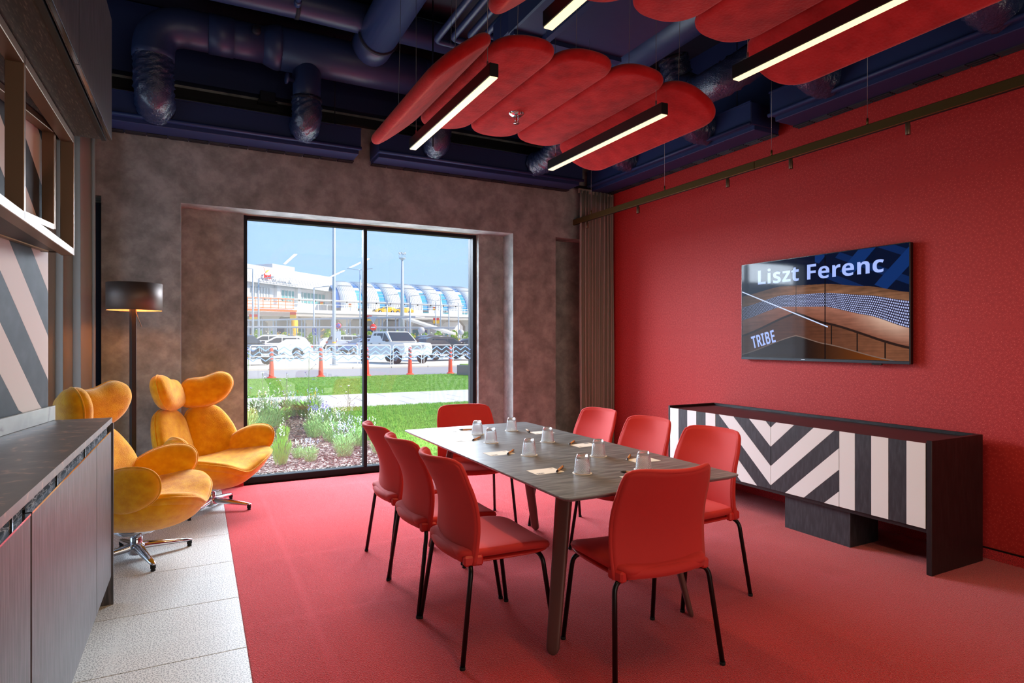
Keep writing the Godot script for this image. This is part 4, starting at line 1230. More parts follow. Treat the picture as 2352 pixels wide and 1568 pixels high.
# ---------------------------------------------------------------- meeting chairs
func meeting_chairs():
	var proto := thing("meeting_chair", "", "chair")
	var red: Material = mats.chair_red
	# backrest: a thin upholstered shell, curved in plan and leaning back
	var f := func(u: float, v: float) -> Vector3:
		var s := 2.0 * u - 1.0
		var hw: float = 0.222 + 0.008 * sin(PI * v) - 0.012 * v * v - 0.010 * pow(v, 12.0)
		var y: float = 0.405 + 0.440 * v - 0.022 * pow(v, 3.0) * pow(absf(s), 9.0) + 0.004 * s * s * v
		var z: float = -0.198 + 0.018 * sin(PI * minf(v * 1.25, 1.0)) - 0.115 * pow(v, 2.6) + (0.032 + 0.060 * v * v) * s * s
		return Vector3(s * hw, y, z)
	part("backrest", sheet_mesh(f, 22, 22, 0.020), red, proto)
	var rim := []
	for k in 23: rim.append(f.call(0.0, k / 22.0))
	for k in range(1, 23): rim.append(f.call(k / 22.0, 1.0))
	for k in range(21, -1, -1): rim.append(f.call(1.0, k / 22.0))
	part("piping", tube_mesh(rim, 0.0105, 8), red, proto)
	# seat cushion with a waterfall front
	var seat_line := smooth_outline([Vector2(-0.205, -0.20), Vector2(-0.10, -0.222), Vector2(0.10, -0.222), Vector2(0.205, -0.20), Vector2(0.235, 0.0), Vector2(0.225, 0.19), Vector2(0.13, 0.232), Vector2(-0.13, 0.232), Vector2(-0.225, 0.19), Vector2(-0.235, 0.0)], 4)
	var sb := func(p: Vector3) -> Vector3:
		return Vector3(p.x, 0.438 + p.z + 0.012 * pow(absf(p.x) / 0.23, 2.0) - 0.022 * pow(clampf(p.y / 0.23, 0.0, 1.0), 3.0), p.y)
	part("seat", flip_pillow(seat_line, 0.052, 4.0, sb), red, proto)
	var sb2 := func(p: Vector3) -> Vector3:
		return Vector3(p.x * 0.96, 0.414 + p.z * 0.6, p.y * 0.96)
	part("seat_shell", flip_pillow(seat_line, 0.030, 4.0, sb2), mats.chair_shell, proto)
	# rolled rear edge below the backrest
	var roll := []
	for k in 13:
		var s := -1.0 + k / 6.0
		roll.append(Vector3(s * 0.185, 0.430, -0.218 + 0.030 * s * s))
	part("rear_roll", tube_mesh(roll, 0.024, 10), red, proto)
	for s in [-1, 1]:
		part("bracket", box_mesh(Vector3(0.035, 0.045, 0.085), 0.008), mats.chair_shell, proto, Vector3(s * 0.208, 0.422, -0.165), Vector3(0, s * 10, 0))
		part("leg", tube_mesh(rounded_path([Vector3(s * 0.10, 0.402, -0.15), Vector3(s * 0.232, 0.402, -0.182), Vector3(s * 0.264, 0.004, -0.236)], 0.045, 6), 0.0105, 10), mats.chair_leg, proto)
		part("leg", tube_mesh(rounded_path([Vector3(s * 0.10, 0.400, 0.15), Vector3(s * 0.225, 0.400, 0.165), Vector3(s * 0.245, 0.004, 0.222)], 0.045, 6), 0.0105, 10), mats.chair_leg, proto)
		part("foot_cap", lathe_mesh([Vector2(0.0, 0.0), Vector2(0.012, 0.0), Vector2(0.012, 0.012), Vector2(0.0, 0.014)], 12), mats.rubber, proto, Vector3(s * 0.2637, 0.0, -0.2358))
		part("foot_cap", lathe_mesh([Vector2(0.0, 0.0), Vector2(0.012, 0.0), Vector2(0.012, 0.012), Vector2(0.0, 0.014)], 12), mats.rubber, proto, Vector3(s * 0.2448, 0.0, 0.2215))
	var g := "red chairs round the meeting table"
	var spots := [
		[1.205, -2.585, 90.0, "red meeting chair on the armchair side, next to the table head"],
		[1.195, -3.120, 90.0, "red meeting chair on the armchair side, middle of its row"],
		[1.205, -3.660, 90.0, "red meeting chair on the armchair side, closest to the window"],
		[2.375, -2.560, -90.0, "red meeting chair on the sideboard side, next to the table head"],
		[2.375, -3.105, -90.0, "red meeting chair on the sideboard side, middle of its row"],
		[2.385, -3.670, -90.0, "red meeting chair on the sideboard side, closest to the window"],
		[1.705, -2.115, 176.0, "red meeting chair at the table head, its back to the room"],
		[1.835, -4.170, -3.0, "red meeting chair at the table end in front of the window"]]
	for i in spots.size():
		var at := Vector3(spots[i][0], 0, spots[i][1])
		if i == 0:
			proto.position = at; proto.rotation_degrees.y = spots[i][2]
			proto.set_meta("label", spots[i][3]); proto.set_meta("group", g)
		else:
			copy_of(proto, at, spots[i][2], spots[i][3], g)

# a pillow laid flat: outline in x, z
func flip_pillow(outline: Array, thick: float, power: float, bend: Callable, rings := 8, back := 1.0) -> ArrayMesh:
	var st := new_st()
	var n := outline.size()
	var rows := []
	for side in [1, -1]:
		var list := range(0, rings + 1) if side > 0 else range(rings - 1, -1, -1)
		for j in list:
			var t := sin(PI / 2 * j / rings) if j < rings else 1.0
			var h: float = thick / 2 * pow(maxf(0.0, 1.0 - pow(t, power)), 1.0 / power) * side
			if side < 0: h *= back
			var row := []
			for k in n:
				var p: Vector2 = outline[k] * maxf(t, 0.002)
				row.append(bend.call(Vector3(p.x, p.y, h)))
			rows.append(row)
	add_grid(st, rows, true)
	return done(st)

# ---------------------------------------------------------------- plush armchairs
func lounge_chairs():
	lounge_chair("yellow plush swivel armchair standing against the counter's end", Vector3(-0.338, 0, -4.449), 77.0, 20.0)
	lounge_chair("yellow plush swivel armchair standing beside the window recess", Vector3(0.10, 0, -5.475), 40.0, 60.0)

func lounge_chair(label: String, at: Vector3, turn: float, leg_turn: float):
	var t := thing("swivel_armchair", label, "armchair", at, turn, "yellow plush armchairs")
	var y: Material = mats.plush
	# seat scoop
	var line := smooth_outline([Vector2(0.0, 0.40), Vector2(0.20, 0.385), Vector2(0.345, 0.29), Vector2(0.385, 0.10), Vector2(0.34, -0.12), Vector2(0.22, -0.27), Vector2(0.0, -0.30), Vector2(-0.22, -0.27), Vector2(-0.34, -0.12), Vector2(-0.385, 0.10), Vector2(-0.345, 0.29), Vector2(-0.20, 0.385)], 6)
	line.reverse()
	var lift := func(p: Vector3) -> float:
		return 0.10 * pow(absf(p.x) / 0.385, 2.2) + 0.05 * pow(clampf(p.y / 0.40, 0.0, 1.0), 2.0) - 0.055 * exp(-pow(p.x / 0.13, 2.0)) * clampf(p.y / 0.4, 0.0, 1.0)
	var sb := func(p: Vector3) -> Vector3:
		var low := 1.0 if p.z >= 0.0 else 1.0
		return Vector3(p.x, 0.340 + p.z * low + lift.call(p), p.y)
	part("seat", flip_pillow(line, 0.15, 2.6, sb, 10, 1.0), y, t)
	var ub := func(p: Vector3) -> Vector3:
		return Vector3(p.x * 0.965, 0.325 + p.z + lift.call(p) * 0.85, p.y * 0.965 - 0.01)
	part("seat_shell", flip_pillow(line, 0.10, 2.0, ub, 10, 2.9), y, t)
	var seam := []
	for k in line.size() + 1:
		var p: Vector2 = line[k % line.size()]
		seam.append(sb.call(Vector3(p.x * 1.004, p.y * 1.004, 0.0)))
	part("seam", tube_mesh(seam, 0.006, 6, false), y, t)
	# back, head and arm pads
	for s in [-1, 1]:
		var side := float(s)
		var pad := func(ctrl: Array, thick: float, origin: Vector3, yaw: float, lean: float, bow: float, called: String):
			var o := []
			for c in ctrl: o.append(Vector2(c.x * side * (1.0 if called == "arm_pad" else 1.13), c.y))
			if s > 0: o.reverse()
			var ol := smooth_outline(o, 6)
			var mid := Vector2.ZERO
			for p in ol: mid += p
			mid /= ol.size()
			var basis := Basis(Vector3.UP, deg_to_rad(-yaw * side)) * Basis(Vector3.RIGHT, deg_to_rad(lean))
			var place := Vector3(origin.x * side, origin.y, origin.z)
			var b := func(p: Vector3) -> Vector3:
				var q := Vector3(p.x, p.y, p.z + bow * pow((p.x - mid.x) / 0.2, 2.0))
				return place + basis * q
			var st := new_st()
			add_pillow(st, ol, thick, 2.5, b, 10, mid, 1.0)
			var o1 := part(called, done(st), y, t)
			var ring := []
			for k in ol.size() + 1:
				var p: Vector2 = ol[k % ol.size()]
				ring.append(b.call(Vector3(mid.x + (p.x - mid.x) * 1.003, mid.y + (p.y - mid.y) * 1.003, 0.0)))
			part("seam", tube_mesh(ring, 0.0055, 6, false), y, o1)
		# lower back half: inner edge at x = 0
		pad.call([Vector2(-0.015, 0.0), Vector2(-0.02, 0.20), Vector2(-0.012, 0.37), Vector2(0.05, 0.45), Vector2(0.15, 0.465), Vector2(0.245, 0.425), Vector2(0.325, 0.27), Vector2(0.345, 0.12), Vector2(0.29, 0.0), Vector2(0.14, -0.04)], 0.165, Vector3(0.0, 0.365, -0.235), 20.0, -17.0, 0.025, "back_pad")
		# head wing
		pad.call([Vector2(0.0, 0.04), Vector2(-0.002, 0.15), Vector2(0.05, 0.235), Vector2(0.16, 0.255), Vector2(0.27, 0.295), Vector2(0.345, 0.26), Vector2(0.36, 0.17), Vector2(0.30, 0.065), Vector2(0.20, 0.01), Vector2(0.07, 0.0)], 0.165, Vector3(0.0, 0.798, -0.355), 32.0, -12.0, 0.02, "head_pad")
		# arm pad, standing nearly upright along the side
		pad.call([Vector2(0.0, 0.0), Vector2(0.0, 0.12), Vector2(0.09, 0.20), Vector2(0.22, 0.245), Vector2(0.34, 0.235), Vector2(0.395, 0.17), Vector2(0.375, 0.07), Vector2(0.27, -0.01), Vector2(0.12, -0.045)], 0.115, Vector3(0.285, 0.40, -0.125), 74.0, -14.0, 0.015, "arm_pad")
	# chrome mechanism, column and four-star base
	var ch: Material = mats.chrome
	part("tilt_plate", lathe_mesh([Vector2(0.0, 0.150), Vector2(0.05, 0.152), Vector2(0.105, 0.165), Vector2(0.135, 0.188), Vector2(0.13, 0.205), Vector2(0.0, 0.21)], 28), ch, t)
	part("tilt_knob", lathe_mesh([Vector2(0.0, 0.27), Vector2(0.045, 0.27), Vector2(0.05, 0.28), Vector2(0.05, 0.295), Vector2(0.0, 0.30)], 20), mats.rubber, t, Vector3(0.10, -0.105, 0.08))
	part("column", lathe_mesh([Vector2(0.032, 0.06), Vector2(0.034, 0.085), Vector2(0.034, 0.135), Vector2(0.028, 0.14), Vector2(0.024, 0.143), Vector2(0.024, 0.16)], 24), ch, t)
	part("hub", lathe_mesh([Vector2(0.0, 0.028), Vector2(0.04, 0.03), Vector2(0.052, 0.05), Vector2(0.048, 0.085), Vector2(0.034, 0.10)], 24), ch, t)
	for k in 4:
		var a := deg_to_rad(leg_turn - turn + 90.0 * k)
		var d := Vector3(sin(a), 0, cos(a))
		var w := d.cross(Vector3.UP)
		var rows := []
		for j in 9:
			var q := j / 8.0
			var c := d * lerpf(0.03, 0.325, q) + Vector3(0, lerpf(0.075, 0.042, q), 0)
			var hw := lerpf(0.030, 0.017, q)
			var hh := lerpf(0.026, 0.012, q)
			if j == 8: hw *= 0.6; hh *= 0.6
			var row := []
			for i in 12:
				var an := TAU * i / 12
				row.append(c + w * hw * cos(an) + Vector3.UP * hh * sin(an))
			rows.append(row)
		var st := new_st()
		add_grid(st, rows, true)
		for i in 12: tri(st, d * 0.33 + Vector3(0, 0.042, 0), rows[8][i], rows[8][(i + 1) % 12])
		var leg := part("base_leg", done(st), ch, t)
		part("foot", lathe_mesh([Vector2(0.0, 0.0), Vector2(0.013, 0.0), Vector2(0.013, 0.010), Vector2(0.010, 0.012), Vector2(0.015, 0.016), Vector2(0.015, 0.036)], 14), mats.rubber, leg, d * 0.31)

func floor_lamp():
	var t := thing("floor_lamp", "tall floor lamp with a wide dark drum shade behind the armchairs", "lamp", Vector3(-0.425, 0, -5.45), 0.0)
	part("base", lathe_mesh([Vector2(0.0, 0.0), Vector2(0.135, 0.0), Vector2(0.138, 0.004), Vector2(0.135, 0.014), Vector2(0.0, 0.016)], 36), mats.lamp_pole, t)
	part("pole", box_mesh(Vector3(0.036, 1.60, 0.036), 0.003), mats.lamp_pole, t, Vector3(-0.012, 0.81, 0), Vector3(0, 28, 0))
	var R := 0.186
	part("shade", lathe_mesh([Vector2(R - 0.002, 1.586), Vector2(R, 1.586), Vector2(R, 1.792), Vector2(R - 0.002, 1.792)], 56), mats.lamp_shade, t)
	part("shade_lining", lathe_mesh([Vector2(R - 0.003, 1.79), Vector2(R - 0.003, 1.587)], 56), mats.shade_lining, t)
	part("shade_diffuser", lathe_mesh([Vector2(0.0, 1.760), Vector2(R - 0.004, 1.760)], 48), mats.shade_lining, t)
	part("shade_ring", tube_mesh([Vector3(-0.17, 1.61, 0), Vector3(0.17, 1.61, 0)], 0.003, 6), mats.lamp_pole, t)
	part("switch_handle", tube_mesh(rounded_path([Vector3(0.01, 1.60, 0.03), Vector3(0.012, 1.565, 0.035), Vector3(0.048, 1.462, 0.05)], 0.012, 4), 0.0035, 8), mats.bronze, t)
	part("bulb", lathe_mesh([Vector2(0.0, 1.63), Vector2(0.02, 1.638), Vector2(0.03, 1.66), Vector2(0.02, 1.69), Vector2(0.012, 1.70), Vector2(0.012, 1.73), Vector2(0.0, 1.73)], 20), mats.bulb_glow, t, Vector3(0.03, 0, 0))
	var l := OmniLight3D.new(); l.name = "bulb_light"; t.add_child(l)
	l.position = Vector3(0.03, 1.665, 0); l.light_color = Color(1.0, 0.60, 0.30); l.light_energy = 0.10; l.light_size = 0.03
	l.omni_range = 10.0; l.omni_attenuation = 2.0; l.shadow_enabled = true

# ---------------------------------------------------------------- garden outside the window
func leaf(st: SurfaceTool, at: Vector3, dir: Vector3, length: float, width: float, droop := 0.3):
	var side := dir.cross(Vector3.UP)
	if side.length() < 0.05: side = Vector3.RIGHT
	side = side.normalized()
	var mid := at + dir * length * 0.5
	var tip := at + dir * length - Vector3(0, length * droop, 0)
	tri(st, at, mid + side * width / 2, tip); tri(st, at, tip, mid - side * width / 2)

func bush_mesh(r: RandomNumberGenerator, n: int, radius: float, height: float, leaf_len: float, leaf_w: float, upright: float) -> ArrayMesh:
	var st := new_st(true)
	for k in n:
		var a := r.randf() * TAU
		var rr := sqrt(r.randf()) * radius
		var y := r.randf() * height * (1.0 - 0.4 * rr / radius)
		var d := Vector3(cos(a) * (1.0 - upright), upright + r.randf() * 0.4, sin(a) * (1.0 - upright)).normalized()
		leaf(st, Vector3(cos(a) * rr * (0.35 + 0.65 * y / height), y, sin(a) * rr * (0.35 + 0.65 * y / height)), d, leaf_len * r.randf_range(0.6, 1.2), leaf_w, 0.15)
	return done(st)

func spikes_mesh(r: RandomNumberGenerator, n: int, radius: float, h0: float, h1: float) -> ArrayMesh:
	var st := new_st(true)
	for k in n:
		var a := r.randf() * TAU
		var rr := sqrt(r.randf()) * radius
		var h := r.randf_range(h0, h1)
		var base := Vector3(cos(a) * rr, h, sin(a) * rr)
		for j in 6:
			var b := r.randf() * TAU
			leaf(st, base + Vector3(0, j * 0.016, 0), Vector3(cos(b), 0.8, sin(b)).normalized(), 0.028, 0.016, 0.0)
	return done(st)

func stalks_mesh(r: RandomNumberGenerator, n: int, radius: float, h: float) -> ArrayMesh:
	var st := new_st()
	for k in n:
		var a := r.randf() * TAU
		var rr := sqrt(r.randf()) * radius
		add_tube(st, [Vector3(cos(a) * rr * 0.3, 0, sin(a) * rr * 0.3), Vector3(cos(a) * rr, h * r.randf_range(0.75, 1.0), sin(a) * rr)], 0.0022, 4, false)
	return done(st)

func garden():
	var y := -0.03
	# ground
	var st := new_st(true)
	add_box(st, Vector3(18, -0.16, -9.75), Vector3(32.0, 0.24, 6.5)); add_box(st, Vector3(-12, -0.16, -9.75), Vector3(18.0, 0.24, 6.5))
	add_box(st, Vector3(2, -0.165, -9.75), Vector3(14.0, 0.22, 6.5))
	structure("lawn", done(st), mats.grass, Vector3(0, 0.005, 0)).set_meta("label", "clipped green lawn outside the window")
	structure("lawn", box_mesh(Vector3(90, 0.24, 8.3)), mats.grass, Vector3(8, -0.15, -20.3)).set_meta("label", "strip of lawn between the footpath and the road")
	structure("ground", box_mesh(Vector3(120, 0.2, 30)), mats.soil, Vector3(8, -0.36, -18.0))
	var path := structure("footpath", box_mesh(Vector3(90, 0.2, 3.25)), mats.tile_joint, Vector3(8, -0.149, -14.5))
	path.set_meta("label", "pale paved footpath between two lawns")
	for i in 16:
		for j in 3:
			part("paving_slab", box_mesh(Vector3(1.185, 0.03, 1.07), 0.004), mats.paving, path, Vector3(-10.4 + i * 1.2 + (0.4 if j == 1 else 0.0), 0.105, -1.08 + j * 1.08))
	part("paving_field", box_mesh(Vector3(34, 0.03, 3.2)), mats.paving, path, Vector3(26.4, 0.104, 0))
	# mulched bed
	var bed := []
	for p in [[-2.2, 6.42], [2.35, 6.42], [2.12, 7.6], [2.0, 8.9], [1.93, 10.2], [2.1, 12.9], [-2.2, 12.9]]: bed.append(Vector2(p[0], p[1]))
	structure("planting_bed", prism_mesh(bed, -0.1, 0.0), mats.soil, Vector3(0, -0.012, 0), Vector3(-90, 0, 0)).set_meta("label", "bark mulched flower bed right outside the window")
	var r := RandomNumberGenerator.new(); r.seed = 77
	var pv := PackedVector2Array(bed)
	# bark chips
	var chip := new_st(true)
	add_box(chip, Vector3.ZERO, Vector3(0.045, 0.007, 0.017)); 
	var mm := MultiMesh.new(); mm.transform_format = MultiMesh.TRANSFORM_3D; mm.use_colors = true
	mm.mesh = done(chip)
	var tf := []
	for k in 16000:
		var q := Vector2(r.randf_range(-0.2, 2.35), 6.42 + 6.4 * pow(r.randf(), 1.5))
		if not Geometry2D.is_point_in_polygon(q, pv): continue
		var b := Basis(Vector3.UP, r.randf() * TAU) * Basis(Vector3.RIGHT, r.randf_range(-0.5, 0.5)) * Basis(Vector3.FORWARD, r.randf_range(-0.35, 0.35))
		b = b.scaled_local(Vector3(r.randf_range(0.5, 1.5), 1.0, r.randf_range(0.6, 1.5)))
		tf.append([Transform3D(b, Vector3(q.x, -0.006 + r.randf() * 0.018, -q.y)), r.randf()])
	mm.instance_count = tf.size()
	for k in tf.size():
		mm.set_instance_transform(k, tf[k][0])
		var v: float = tf[k][1]
		mm.set_instance_color(k, Color(0.06, 0.042, 0.033).lerp(Color(0.30, 0.235, 0.20), v * v))
	var chips := MultiMeshInstance3D.new(); chips.name = "bark_mulch"; chips.multimesh = mm; chips.material_override = mats.bark
	add_child(chips); tag(chips, "loose brown bark chips covering the flower bed", "mulch", "", "stuff")
	# grass blades on the near lawn
	for v in 2:
		var gs := new_st(true)
		for k in 7:
			var a := r.randf() * TAU
			leaf(gs, Vector3(r.randf_range(-0.03, 0.03), 0, r.randf_range(-0.03, 0.03)), Vector3(cos(a) * 0.5, 1.0, sin(a) * 0.5).normalized(), 0.05, 0.006, 0.1)
		var gm := MultiMesh.new(); gm.transform_format = MultiMesh.TRANSFORM_3D; gm.mesh = done(gs)
		var gt := []
		for k in 16000:
			var zz := r.randf_range(6.5, 12.85) if k % 3 < 2 else r.randf_range(16.2, 24.2)
			var q := Vector2(r.randf_range(1.6, 1.0 + zz * 0.62), zz) if zz < 13 else Vector2(r.randf_range(zz * 0.05, zz * 0.50), zz)
			if Geometry2D.is_point_in_polygon(q, pv): continue
			gt.append(Transform3D(Basis(Vector3.UP, r.randf() * TAU).scaled(Vector3.ONE * r.randf_range(0.7, 1.3)), Vector3(q.x, -0.036, -q.y)))
		gm.instance_count = gt.size()
		for k in gt.size(): gm.set_instance_transform(k, gt[k])
		var gi := MultiMeshInstance3D.new(); gi.name = numbered("grass_blades"); gi.multimesh = gm; gi.material_override = mats.blade_a if v == 0 else mats.blade_b
		add_child(gi); tag(gi, ["short deep green grass blades of the lawn", "short light green grass blades of the lawn"][v], "grass", "", "stuff")
	# plants: [x, z, kind, size]
	var kinds := []
	for k in 3:   # silvery lavender like bushes
		kinds.append([bush_mesh(r, 620, 0.22, 0.33, 0.075, 0.012, 0.55), "leaf_silver", spikes_mesh(r, 15, 0.20, 0.28, 0.40), "petal_pale" if k == 1 else ("petal_white" if k == 0 else "petal_violet"), stalks_mesh(r, 18, 0.2, 0.40)])
	kinds.append([bush_mesh(r, 420, 0.16, 0.30, 0.12, 0.012, 0.8), "leaf_fresh", spikes_mesh(r, 3, 0.10, 0.30, 0.36), "petal_white", stalks_mesh(r, 12, 0.12, 0.3)])
	kinds.append([bush_mesh(r, 240, 0.22, 0.26, 0.13, 0.045, 0.45), "leaf_green", spikes_mesh(r, 5, 0.15, 0.28, 0.36), "petal_yellow", stalks_mesh(r, 12, 0.12, 0.3)])
	var label := ["silvery bush with white flower spikes", "silvery bush with pale mauve flower spikes", "silvery bush with violet flower spikes", "fresh green grassy clump", "broad leaved green plant with yellow flowers"]
	var spots := [[0.807, -7.055, 3, 1.0], [1.12, -7.10, 1, 0.6], [1.03, -7.35, 0, 0.5], [1.022, -8.685, 3, 0.75], [0.80, -9.45, 0, 1.1], [0.62, -8.9, 0, 1.2], [1.198, -10.765, 4, 1.0], [1.05, -10.2, 0, 1.1], [1.509, -11.574, 1, 1.0], [1.72, -11.3, 4, 1.15], [1.806, -11.08, 3, 1.0], [1.57, -9.255, 2, 1.0], [1.70, -9.7, 2, 0.9], [1.593, -8.39, 1, 0.95], [1.45, -8.85, 0, 0.9], [1.523, -7.237, 1, 0.85], [1.60, -7.65, 0, 0.8], [1.827, -7.895, 1, 0.85], [1.95, -9.3, 0, 0.85], [2.05, -8.3, 0, 0.7], [1.93, -7.25, 0, 0.6], [1.009, -12.4, 4, 1.0], [1.126, -11.772, 0, 1.1], [1.993, -9.95, 0, 0.8], [0.55, -7.9, 3, 0.7], [0.35, -9.0, 0, 1.1], [0.25, -10.6, 1, 1.1], [0.60, -11.2, 4, 1.0], [0.75, -10.2, 0, 1.1], [2.0, -12.2, 1, 1.0], [1.55, -12.4, 4, 0.9]]
	var where := ["beside the window sill", "in mid flower bed", "beside the footpath"]
	for s in spots:
		var k: Array = kinds[s[2]]
		var d := 0 if s[1] > -8.0 else (1 if s[1] > -10.5 else 2)
		var t := thing(["lavender_bush", "lavender_bush", "lavender_bush", "grassy_clump", "leafy_plant"][s[2]], label[s[2]] + " " + where[d], "plant", Vector3(s[0], -0.01, s[1]), r.randf() * 360.0, "flower bed plants")
		t.scale = Vector3.ONE * s[3]
		part("foliage", k[0], mats[k[1]], t).set_meta("kind", "stuff")
		part("flowers", k[2], mats[k[3]], t).set_meta("kind", "stuff")
		part("stalks", k[4], mats.stem, t).set_meta("kind", "stuff")
	# tall thin flower stems
	for s in [[0.55, -8.2, 1.25, "petal_violet"], [0.72, -8.4, 0.95, "petal_white"], [1.52, -9.9, 1.2, "petal_violet"], [1.15, -9.6, 0.8, "petal_white"], [1.30, -10.3, 0.85, "petal_pale"], [1.93, -8.9, 0.72, "petal_white"], [2.15, -8.6, 0.62, "petal_white"], [1.99, -9.0, 0.55, "petal_pale"]]:
		var t := thing("tall_flower", ("tall thin stem with violet flower heads over the flower bed" if s[3] == "petal_violet" else ("tall thin stem with white blossom over the flower bed" if s[3] == "petal_white" else "tall thin stem with pale mauve blossom over the flower bed")), "flower", Vector3(s[0], -0.01, s[1]), r.randf() * 360.0, "tall flower stems")
		var h: float = s[2]
		var st2 := new_st()
		add_tube(st2, [Vector3.ZERO, Vector3(0.02, h * 0.5, 0.01), Vector3(0.04, h, 0)], 0.0035, 5, false)
		var st3 := new_st(true)
		var st4 := new_st(true)
		for k in 4:
			var hy := h * (0.55 + 0.1 * k)
			var e := Vector3(0.03 + (0.09 if k % 2 == 0 else -0.09), hy + 0.10, 0.03 * k)
			add_tube(st2, [Vector3(0.03, hy, 0), e], 0.002, 4, false)
			for j in 10:
				var a := r.randf() * TAU
				leaf(st3, e, Vector3(cos(a), r.randf_range(-0.2, 0.9), sin(a)).normalized(), 0.022, 0.014, 0.0)
			leaf(st4, Vector3(0.02, h * 0.08 * (k + 1), 0), Vector3(1 if k % 2 == 0 else -1, 0.7, 0.3).normalized(), 0.12, 0.03, 0.3)
		for j in 14:
			var a := r.randf() * TAU
			leaf(st3, Vector3(0.04, h, 0), Vector3(cos(a), r.randf_range(-0.2, 0.9), sin(a)).normalized(), 0.026, 0.016, 0.0)
		part("stem", done(st2), mats.stem, t); part("blossom", done(st3), mats[s[3]], t); part("leaves", done(st4), mats.leaf_green, t)

# ---------------------------------------------------------------- road, car park
func lot_y(z: float) -> float:
	return maxf(0.0, (-z - 36.0) * 0.0097) + 0.0

